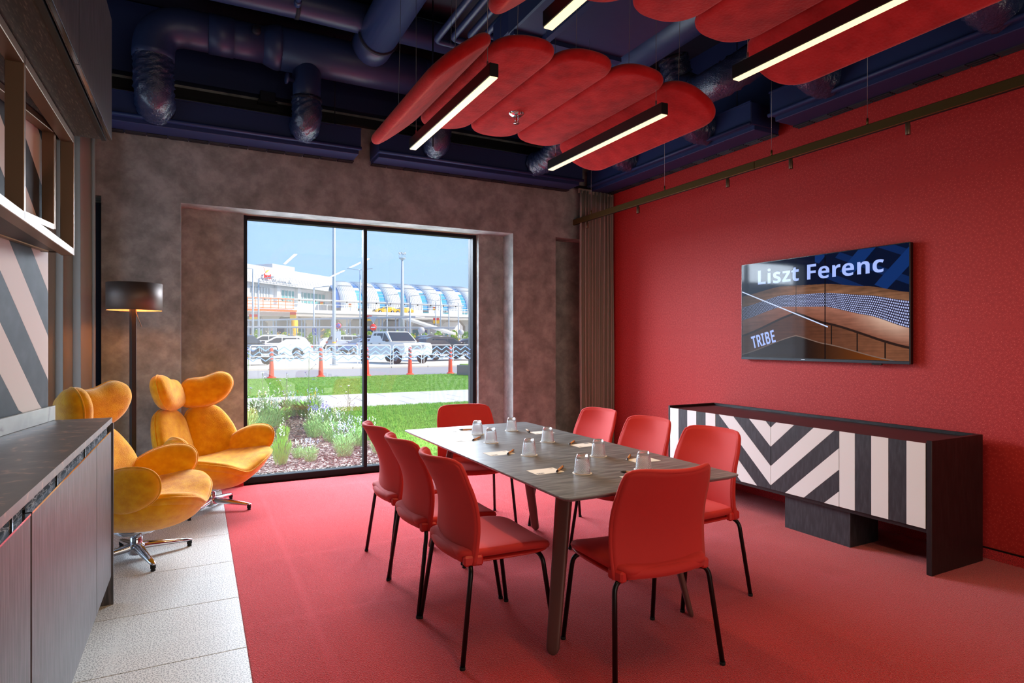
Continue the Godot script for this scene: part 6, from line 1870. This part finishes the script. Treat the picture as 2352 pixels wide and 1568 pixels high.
# ---------------------------------------------------------------- the airport terminal
func terminal():
	# concourse block on the left: local x along the front, z towards the viewer
	var a := spot(520.0, 117.0); var b := spot(770.0, 149.0)
	var L := a.distance_to(b)
	var t := thing("terminal_building", "white flat roofed terminal block with a slanted sign band", "building", a, rad_to_deg(atan2(-(b.z - a.z), b.x - a.x)))
	var band := new_st(true)
	add_box(band, Vector3(L / 2, 15.9, -6), Vector3(L, 2.0, 12))
	part("parapet", done(band), mats.cladding, t)
	var lean := new_st(true)
	quad(lean, Vector3(0, 13.3, 0.9), Vector3(L, 13.3, 0.9), Vector3(L, 15.2, 0.05), Vector3(0, 15.2, 0.05))
	quad(lean, Vector3(0, 13.3, -2), Vector3(L, 13.3, -2), Vector3(L, 13.3, 0.9), Vector3(0, 13.3, 0.9))
	tri(lean, Vector3(L, 13.3, 0.9), Vector3(L, 13.3, -2), Vector3(L, 15.2, 0.05))
	part("sign_band", done(lean), mats.cladding_grey, t)
	for k in int(L / 0.95):
		part("panel_joint", box_mesh(Vector3(0.05, 2.05, 0.03)), mats.vault_seam, t, Vector3(0.5 + k * 0.95, 14.25, 0.50), Vector3(-24, 0, 0))
	part("wall", box_mesh(Vector3(L, 6.0, 8)), mats.cladding, t, Vector3(L / 2, 10.3, -5.2))
	# u of a column of pixels on this front
	var at_px := func(px: float) -> float:
		var lo := 0.0; var hi := L
		for k in 30:
			var mid := (lo + hi) / 2
			var p := a.lerp(b, mid / L)
			var c := cos(deg_to_rad(YAW)); var s := sin(deg_to_rad(YAW))
			var x := 1176.0 + FOCAL * (p.x * c + p.z * s) / (p.x * s - p.z * c)
			if x < px: lo = mid
			else: hi = mid
		return lo
	for w in [[580.0, 634.0, 8, "glazing_pale"], [655.0, 685.0, 4, "t"], [696.0, 704.0, 2, "t"], [705.0, 755.0, 6, "t"], [540.0, 570.0, 3, "t"]]:
		var u0: float = at_px.call(w[0]); var u1: float = at_px.call(w[1])
		var ww := (u1 - u0) / int(w[2])
		for k in int(w[2]):
			for r in 2:
				part("window_pane", box_mesh(Vector3(ww - 0.12, 1.05 if r == 0 else 1.15, 0.08)), mats.mullion if w[3] == "glazing_pale" else mats.glazing_teal, t, Vector3(u0 + ww * (k + 0.5), 10.75 + r * 1.22, -1.14 if w[3] != "glazing_pale" else -1.18))
			part("window_bar", box_mesh(Vector3(0.10, 2.6, 0.2)), mats.galvanised if w[3] == "glazing_pale" else mats.white_paint, t, Vector3(u0 + ww * k, 11.35, -1.08))
	for px in [573.0, 644.0, 691.0, 760.0]:
		part("pilaster", box_mesh(Vector3(1.0, 3.4, 1.0)), mats.cladding, t, Vector3(at_px.call(px), 11.6, -0.9))
	part("rooftop_house", box_mesh(Vector3(4.5, 1.6, 5), 0.05), mats.cladding_grey, t, Vector3(at_px.call(572.0) - 1.0, 17.6, -6))
	part("rooftop_house", box_mesh(Vector3(at_px.call(698.0) - at_px.call(647.0), 1.5, 5), 0.05), mats.cladding_grey, t, Vector3((at_px.call(698.0) + at_px.call(647.0)) / 2, 17.5, -5))
	# lettering on its own rail
	var u0: float = at_px.call(603.0)
	var bud := part("lettering", text_mesh("bud", 0.85, 0.15), mats.sign_red, t, Vector3(at_px.call(611.5) - 0.75, 14.80, 1.0))
	bud.scale = Vector3(0.95, 1.1, 1)
	var col := part("lettering", text_mesh(":", 0.8, 0.12), mats.cladding_grey, t, Vector3(at_px.call(622.5) - 0.75, 14.75, 1.0))
	col.scale = Vector3(0.8, 1.0, 1)
	var term := part("lettering", text_mesh("Terminal 2B", 0.95, 0.15), mats.white_paint, t, Vector3(at_px.call(648.5) - 0.75, 14.70, 1.0))
	term.scale = Vector3((at_px.call(672.0) - at_px.call(625.0)) / 7.9, 1.15, 1)
	var bird := new_st(true)
	add_prism(bird, [Vector2(0, 0), Vector2(-0.62, 1.25), Vector2(-0.22, 0.55)], 0, 0.1)
	part("emblem_wing", done(bird), mats.sign_orange, t, Vector3(u0 - 0.25, 15.35, 1.0))
	var bird2 := new_st(true)
	add_prism(bird2, [Vector2(0, 0), Vector2(1.15, 0.95), Vector2(0.1, 0.55)], 0, 0.1)
	part("emblem_wing", done(bird2), mats.sign_yellow, t, Vector3(u0 - 0.25, 15.35, 1.0))
	part("sign_rail", box_mesh(Vector3(at_px.call(676.0) - at_px.call(588.0), 0.07, 0.07)), mats.galvanised, t, Vector3((at_px.call(676.0) + at_px.call(588.0)) / 2, 13.85, 1.1))
	for k in 12: part("rail_strut", box_mesh(Vector3(0.05, 0.05, 0.6)), mats.galvanised, t, Vector3(lerpf(at_px.call(590.0), at_px.call(674.0), k / 11.0), 13.85, 0.85))

	# barrel vaulted hall
	var pl := spot(770.0, 141.5); var pr := spot(1130.0, 161.0)
	var V := pl.distance_to(pr)
	var h := thing("vaulted_hall", "barrel vaulted terminal hall with pale metal ribs and blue glazing", "building", pl, rad_to_deg(atan2(-(pr.z - pl.z), pr.x - pl.x)))
	var R := 16.0
	var arc := func(t01: float, off: float) -> Vector3:
		# from the upright foot over to the crown, going away from the viewer
		var an := t01 * PI * 0.5
		return Vector3(0, 9.2 + (7.3 + off) * sin(an), -R + (R + off) * cos(an))
	var px_u := func(px: float) -> float:
		var lo := 0.0; var hi := V
		for k in 30:
			var mid := (lo + hi) / 2
			var p := pl.lerp(pr, mid / V)
			var c := cos(deg_to_rad(YAW)); var s := sin(deg_to_rad(YAW))
			var x := 1176.0 + FOCAL * (p.x * c + p.z * s) / (p.x * s - p.z * c)
			if x < px: lo = mid
			else: hi = mid
		return lo
	var edges := [[783.0, 821.0], [836.0, 872.0], [887.0, 921.0], [937.0, 970.0], [984.0, 1016.0], [1030.0, 1061.0], [1073.0, 1104.0]]
	for e in edges:
		var x0: float = px_u.call(e[0]); var x1: float = px_u.call(e[1])
		var rib := new_st()
		var rows := []
		for j in 25:
			var p: Vector3 = arc.call(j / 24.0, 0.25)
			rows.append([Vector3(x0, p.y, p.z), Vector3(x1, p.y, p.z)])
		add_grid(rib, rows)
		var rows2 := []
		for j in 25:
			var p: Vector3 = arc.call(j / 24.0, -0.3); var q: Vector3 = arc.call(j / 24.0, 0.25)
			rows2.append([Vector3(x1, q.y, q.z), Vector3(x1, p.y, p.z)])
		add_grid(rib, rows2)
		var rows3 := []
		for j in 25:
			var p: Vector3 = arc.call(j / 24.0, -0.3); var q: Vector3 = arc.call(j / 24.0, 0.25)
			rows3.append([Vector3(x0, p.y, p.z), Vector3(x0, q.y, q.z)])
		add_grid(rib, rows3)
		var rb := part("rib", done(rib), mats.vault_metal, h)
		for k in 9:
			var pts := []
			for j in 17:
				var p: Vector3 = arc.call(j / 16.0, 0.28)
				pts.append(Vector3(lerpf(x0, x1, (k + 0.5) / 9.0), p.y, p.z))
			part("standing_seam", tube_mesh(pts, 0.045, 4, false), mats.vault_seam, rb)
		var g0: Vector3 = arc.call(0.52, 0.34)
		part("snow_guard", box_mesh(Vector3((x1 - x0) * 0.85, 0.3, 0.12)), mats.vault_seam, rb, Vector3((x0 + x1) / 2, g0.y, g0.z))
		part("base_wall", box_mesh(Vector3(x1 - x0, 3.0, 0.4)), mats.cladding, h, Vector3((x0 + x1) / 2, 7.75, 0.05))
	var prev: float = 0.0
	for i in edges.size():
		var x0: float = px_u.call(edges[i][1]) if i > 0 or true else 0.0
		var x1: float = px_u.call(edges[i + 1][0]) if i + 1 < edges.size() else V
		for j in 12:
			var st := new_st()
			var rows := []
			for q in 4:
				var p: Vector3 = arc.call((j + q / 3.0) / 12.0 - (0.004 if q == 3 else 0.0), 0.0)
				rows.append([Vector3(x0, p.y, p.z), Vector3(x1, p.y, p.z)])
			add_grid(st, rows)
			var mm: Material = mats.glazing_blue if j < 5 else (mats.mullion if j == 5 else mats.glazing_deep)
			part("glass_band", done(st), mm, h)
		for j in 12:
			var p: Vector3 = arc.call(j / 12.0, 0.03)
			part("glazing_bar", box_mesh(Vector3(x1 - x0, 0.07, 0.07)), mats.mullion, h, Vector3((x0 + x1) / 2, p.y, p.z))
		part("low_window", box_mesh(Vector3(x1 - x0, 0.9, 0.3)), mats.glazing_teal, h, Vector3((x0 + x1) / 2, 8.2, 0.05))
	var gl := new_st()
	var gr := []
	for q in 17:
		var p: Vector3 = arc.call(q / 16.0, -0.05)
		gr.append([Vector3(0, p.y, p.z), Vector3(px_u.call(783.0), p.y, p.z)])
	add_grid(gl, gr)
	part("end_glazing", done(gl), mats.glazing_deep, h)
	part("rear_wall", box_mesh(Vector3(V, 16.4, 0.4)), mats.cladding_grey, h, Vector3(V / 2, 8.2, -16.2))

	# elevated drive in front of both
	var da := spot(500.0, 100.0); var db := spot(1130.0, 131.0)
	var E := da.distance_to(db)
	var v := thing("elevated_road", "concrete elevated drive on flared columns in front of the terminal", "viaduct", da, rad_to_deg(atan2(-(db.z - da.z), db.x - da.x)))
	part("deck", box_mesh(Vector3(E, 0.95, 14.0), 0.05), mats.concrete, v, Vector3(E / 2, 6.25, -7.0))
	part("fascia", box_mesh(Vector3(E, 0.55, 0.25), 0.02), mats.cladding, v, Vector3(E / 2, 6.70, 0.05))
	part("parapet_rail", box_mesh(Vector3(E, 0.08, 0.08)), mats.white_paint, v, Vector3(E / 2, 8.0, 0.0))
	part("kerb_canopy", box_mesh(Vector3(E, 0.28, 2.4), 0.03), mats.cladding_grey, v, Vector3(E / 2, 9.6, -13.0))
	for k in int(E / 1.6):
		part("rail_post", box_mesh(Vector3(0.07, 1.0, 0.07)), mats.white_paint, v, Vector3(0.5 + k * 1.6, 7.5, 0.0))
		if k % 2 == 0: part("canopy_bracket", box_mesh(Vector3(0.16, 0.30, 0.3)), mats.car_trim, v, Vector3(0.5 + k * 1.6, 9.35, -11.9))
	var ncol := 8
	for k in ncol:
		var x := E * (k + 0.35) / ncol
		var st := new_st(true)
		add_prism(st, [Vector2(-0.5, 0.0), Vector2(0.5, 0.0), Vector2(0.5, 4.6), Vector2(1.7, 5.8), Vector2(-1.7, 5.8), Vector2(-0.5, 4.6)], -0.55, 0.55)
		part("column", done(st), mats.concrete, v, Vector3(x, 0.0, -3.5))
		part("light_panel", box_mesh(Vector3(1.4, 0.06, 0.7)), mats.white_paint, v, Vector3(x + 2.4, 5.75, -1.6))
	part("lower_front", box_mesh(Vector3(E, 6.0, 0.3)), mats.hall_front, v, Vector3(E / 2, 3.0, -13.9))
	for k in 26: part("shop_window", box_mesh(Vector3(1.5, 2.6, 0.2)), mats.glazing_teal if k % 4 == 0 else mats.glazing_deep if k % 3 == 0 else mats.hall_front, v, Vector3(1.0 + k * E / 26.0, 2.6, -13.7))
	for k in 22: part("guard_rail", tube_mesh(rounded_path([Vector3(0, 0, 0), Vector3(0, 1.6, 0), Vector3(1.9, 1.6, 0), Vector3(1.9, 0, 0)], 0.2, 3), 0.06, 6), mats.cladding_grey, v, Vector3(0.8 + k * 2.3, 0.3, 0.6))
	# orange scaffold fence, signs, taxis
	var sc := thing("work_barrier", "orange mesh work barrier along the elevated drive", "barrier", v.position + v.basis * Vector3(0, 6.98, 0.35), v.rotation_degrees.y)
	for k in 9: part("post", box_mesh(Vector3(0.10, 1.9, 0.10)), mats.sign_orange, sc, Vector3(2.0 + k * 1.25, 0.95, 0))
	for y in [0.15, 0.7, 1.25, 1.8]: part("rail", box_mesh(Vector3(10.4, 0.12, 0.06)), mats.sign_orange, sc, Vector3(7.0, y, 0))
	part("ledger", box_mesh(Vector3(11.4, 0.25, 0.8)), mats.sign_orange, sc, Vector3(6.8, -0.3, 0.2))
	for s in [[577.0, 732.0, 9], [588.0, 732.0, 12], [673.0, 727.0, 14], [1002.0, 739.0, 14], [848.0, 733.0, 12]]:
		var dp := 96.0 if s[0] < 700.0 else 112.0
		var yy: float = CAM_H + (784.0 - s[1]) * dp / FOCAL
		var sg := thing("gate_sign", "orange and yellow square sign hung under the elevated drive", "sign", spot(s[0], dp, yy), -YAW, "orange signs at the terminal")
		var wdt: float = s[2] * dp / FOCAL
		part("upper_half", box_mesh(Vector3(wdt, 0.42, 0.08)), mats.sign_red, sg, Vector3(0, 0.50, 0))
		part("lower_half", box_mesh(Vector3(wdt, 0.58, 0.08)), mats.sign_yellow, sg, Vector3(0, 0.0, 0))
		part("hanger", box_mesh(Vector3(0.08, 6.0 - yy - 0.6, 0.06)), mats.galvanised, sg, Vector3(0, 0.6 + (6.0 - yy - 0.6) / 2, 0))
	for s in [[739.0, 698.0], [804.0, 702.0], [998.0, 710.0]]:
		var yy: float = CAM_H + (784.0 - s[1]) * 124.0 / FOCAL
		var sg := thing("gate_sign", "small orange and yellow sign above the elevated drive", "sign", spot(s[0], 124.0, yy), -YAW, "orange signs above the drive")
		part("upper_half", box_mesh(Vector3(0.62, 0.30, 0.08)), mats.sign_orange, sg, Vector3(0, 0.30, 0))
		part("lower_half", box_mesh(Vector3(0.62, 0.34, 0.08)), mats.sign_yellow, sg, Vector3(0, 0.0, 0))
		part("post", box_mesh(Vector3(0.08, 2.2, 0.08)), mats.galvanised, sg, Vector3(0, -1.1, -0.1))
	for c in [[879.0, 0.42], [925.0, 0.5]]:
		var p: Vector3 = v.position + v.basis * Vector3(E * ((c[0] - 500.0) / 630.0 * 0.95 - 0.005), 6.78, -3.0)
		car(p, v.rotation_degrees.y + 180.0, "hatch", Color(0.95, 0.72, 0.08), "yellow taxi on the elevated drive, " + ("the first of two" if c[0] < 900.0 else "beside the floodlight mast"))
	var sil := thing("advertising_drum", "yellow advertising drum under the elevated drive", "kiosk", spot(677.0, 108.0, 0.7))
	part("drum", lathe_mesh([Vector2(0.0, 0.0), Vector2(0.55, 0.0), Vector2(0.55, 4.6), Vector2(0.4, 4.8), Vector2(0.0, 4.85)], 20), mats.sign_yellow, sil)
	part("cap", lathe_mesh([Vector2(0.0, 4.8), Vector2(0.6, 4.8), Vector2(0.6, 5.1), Vector2(0.0, 5.2)], 20), mats.cladding_grey, sil)
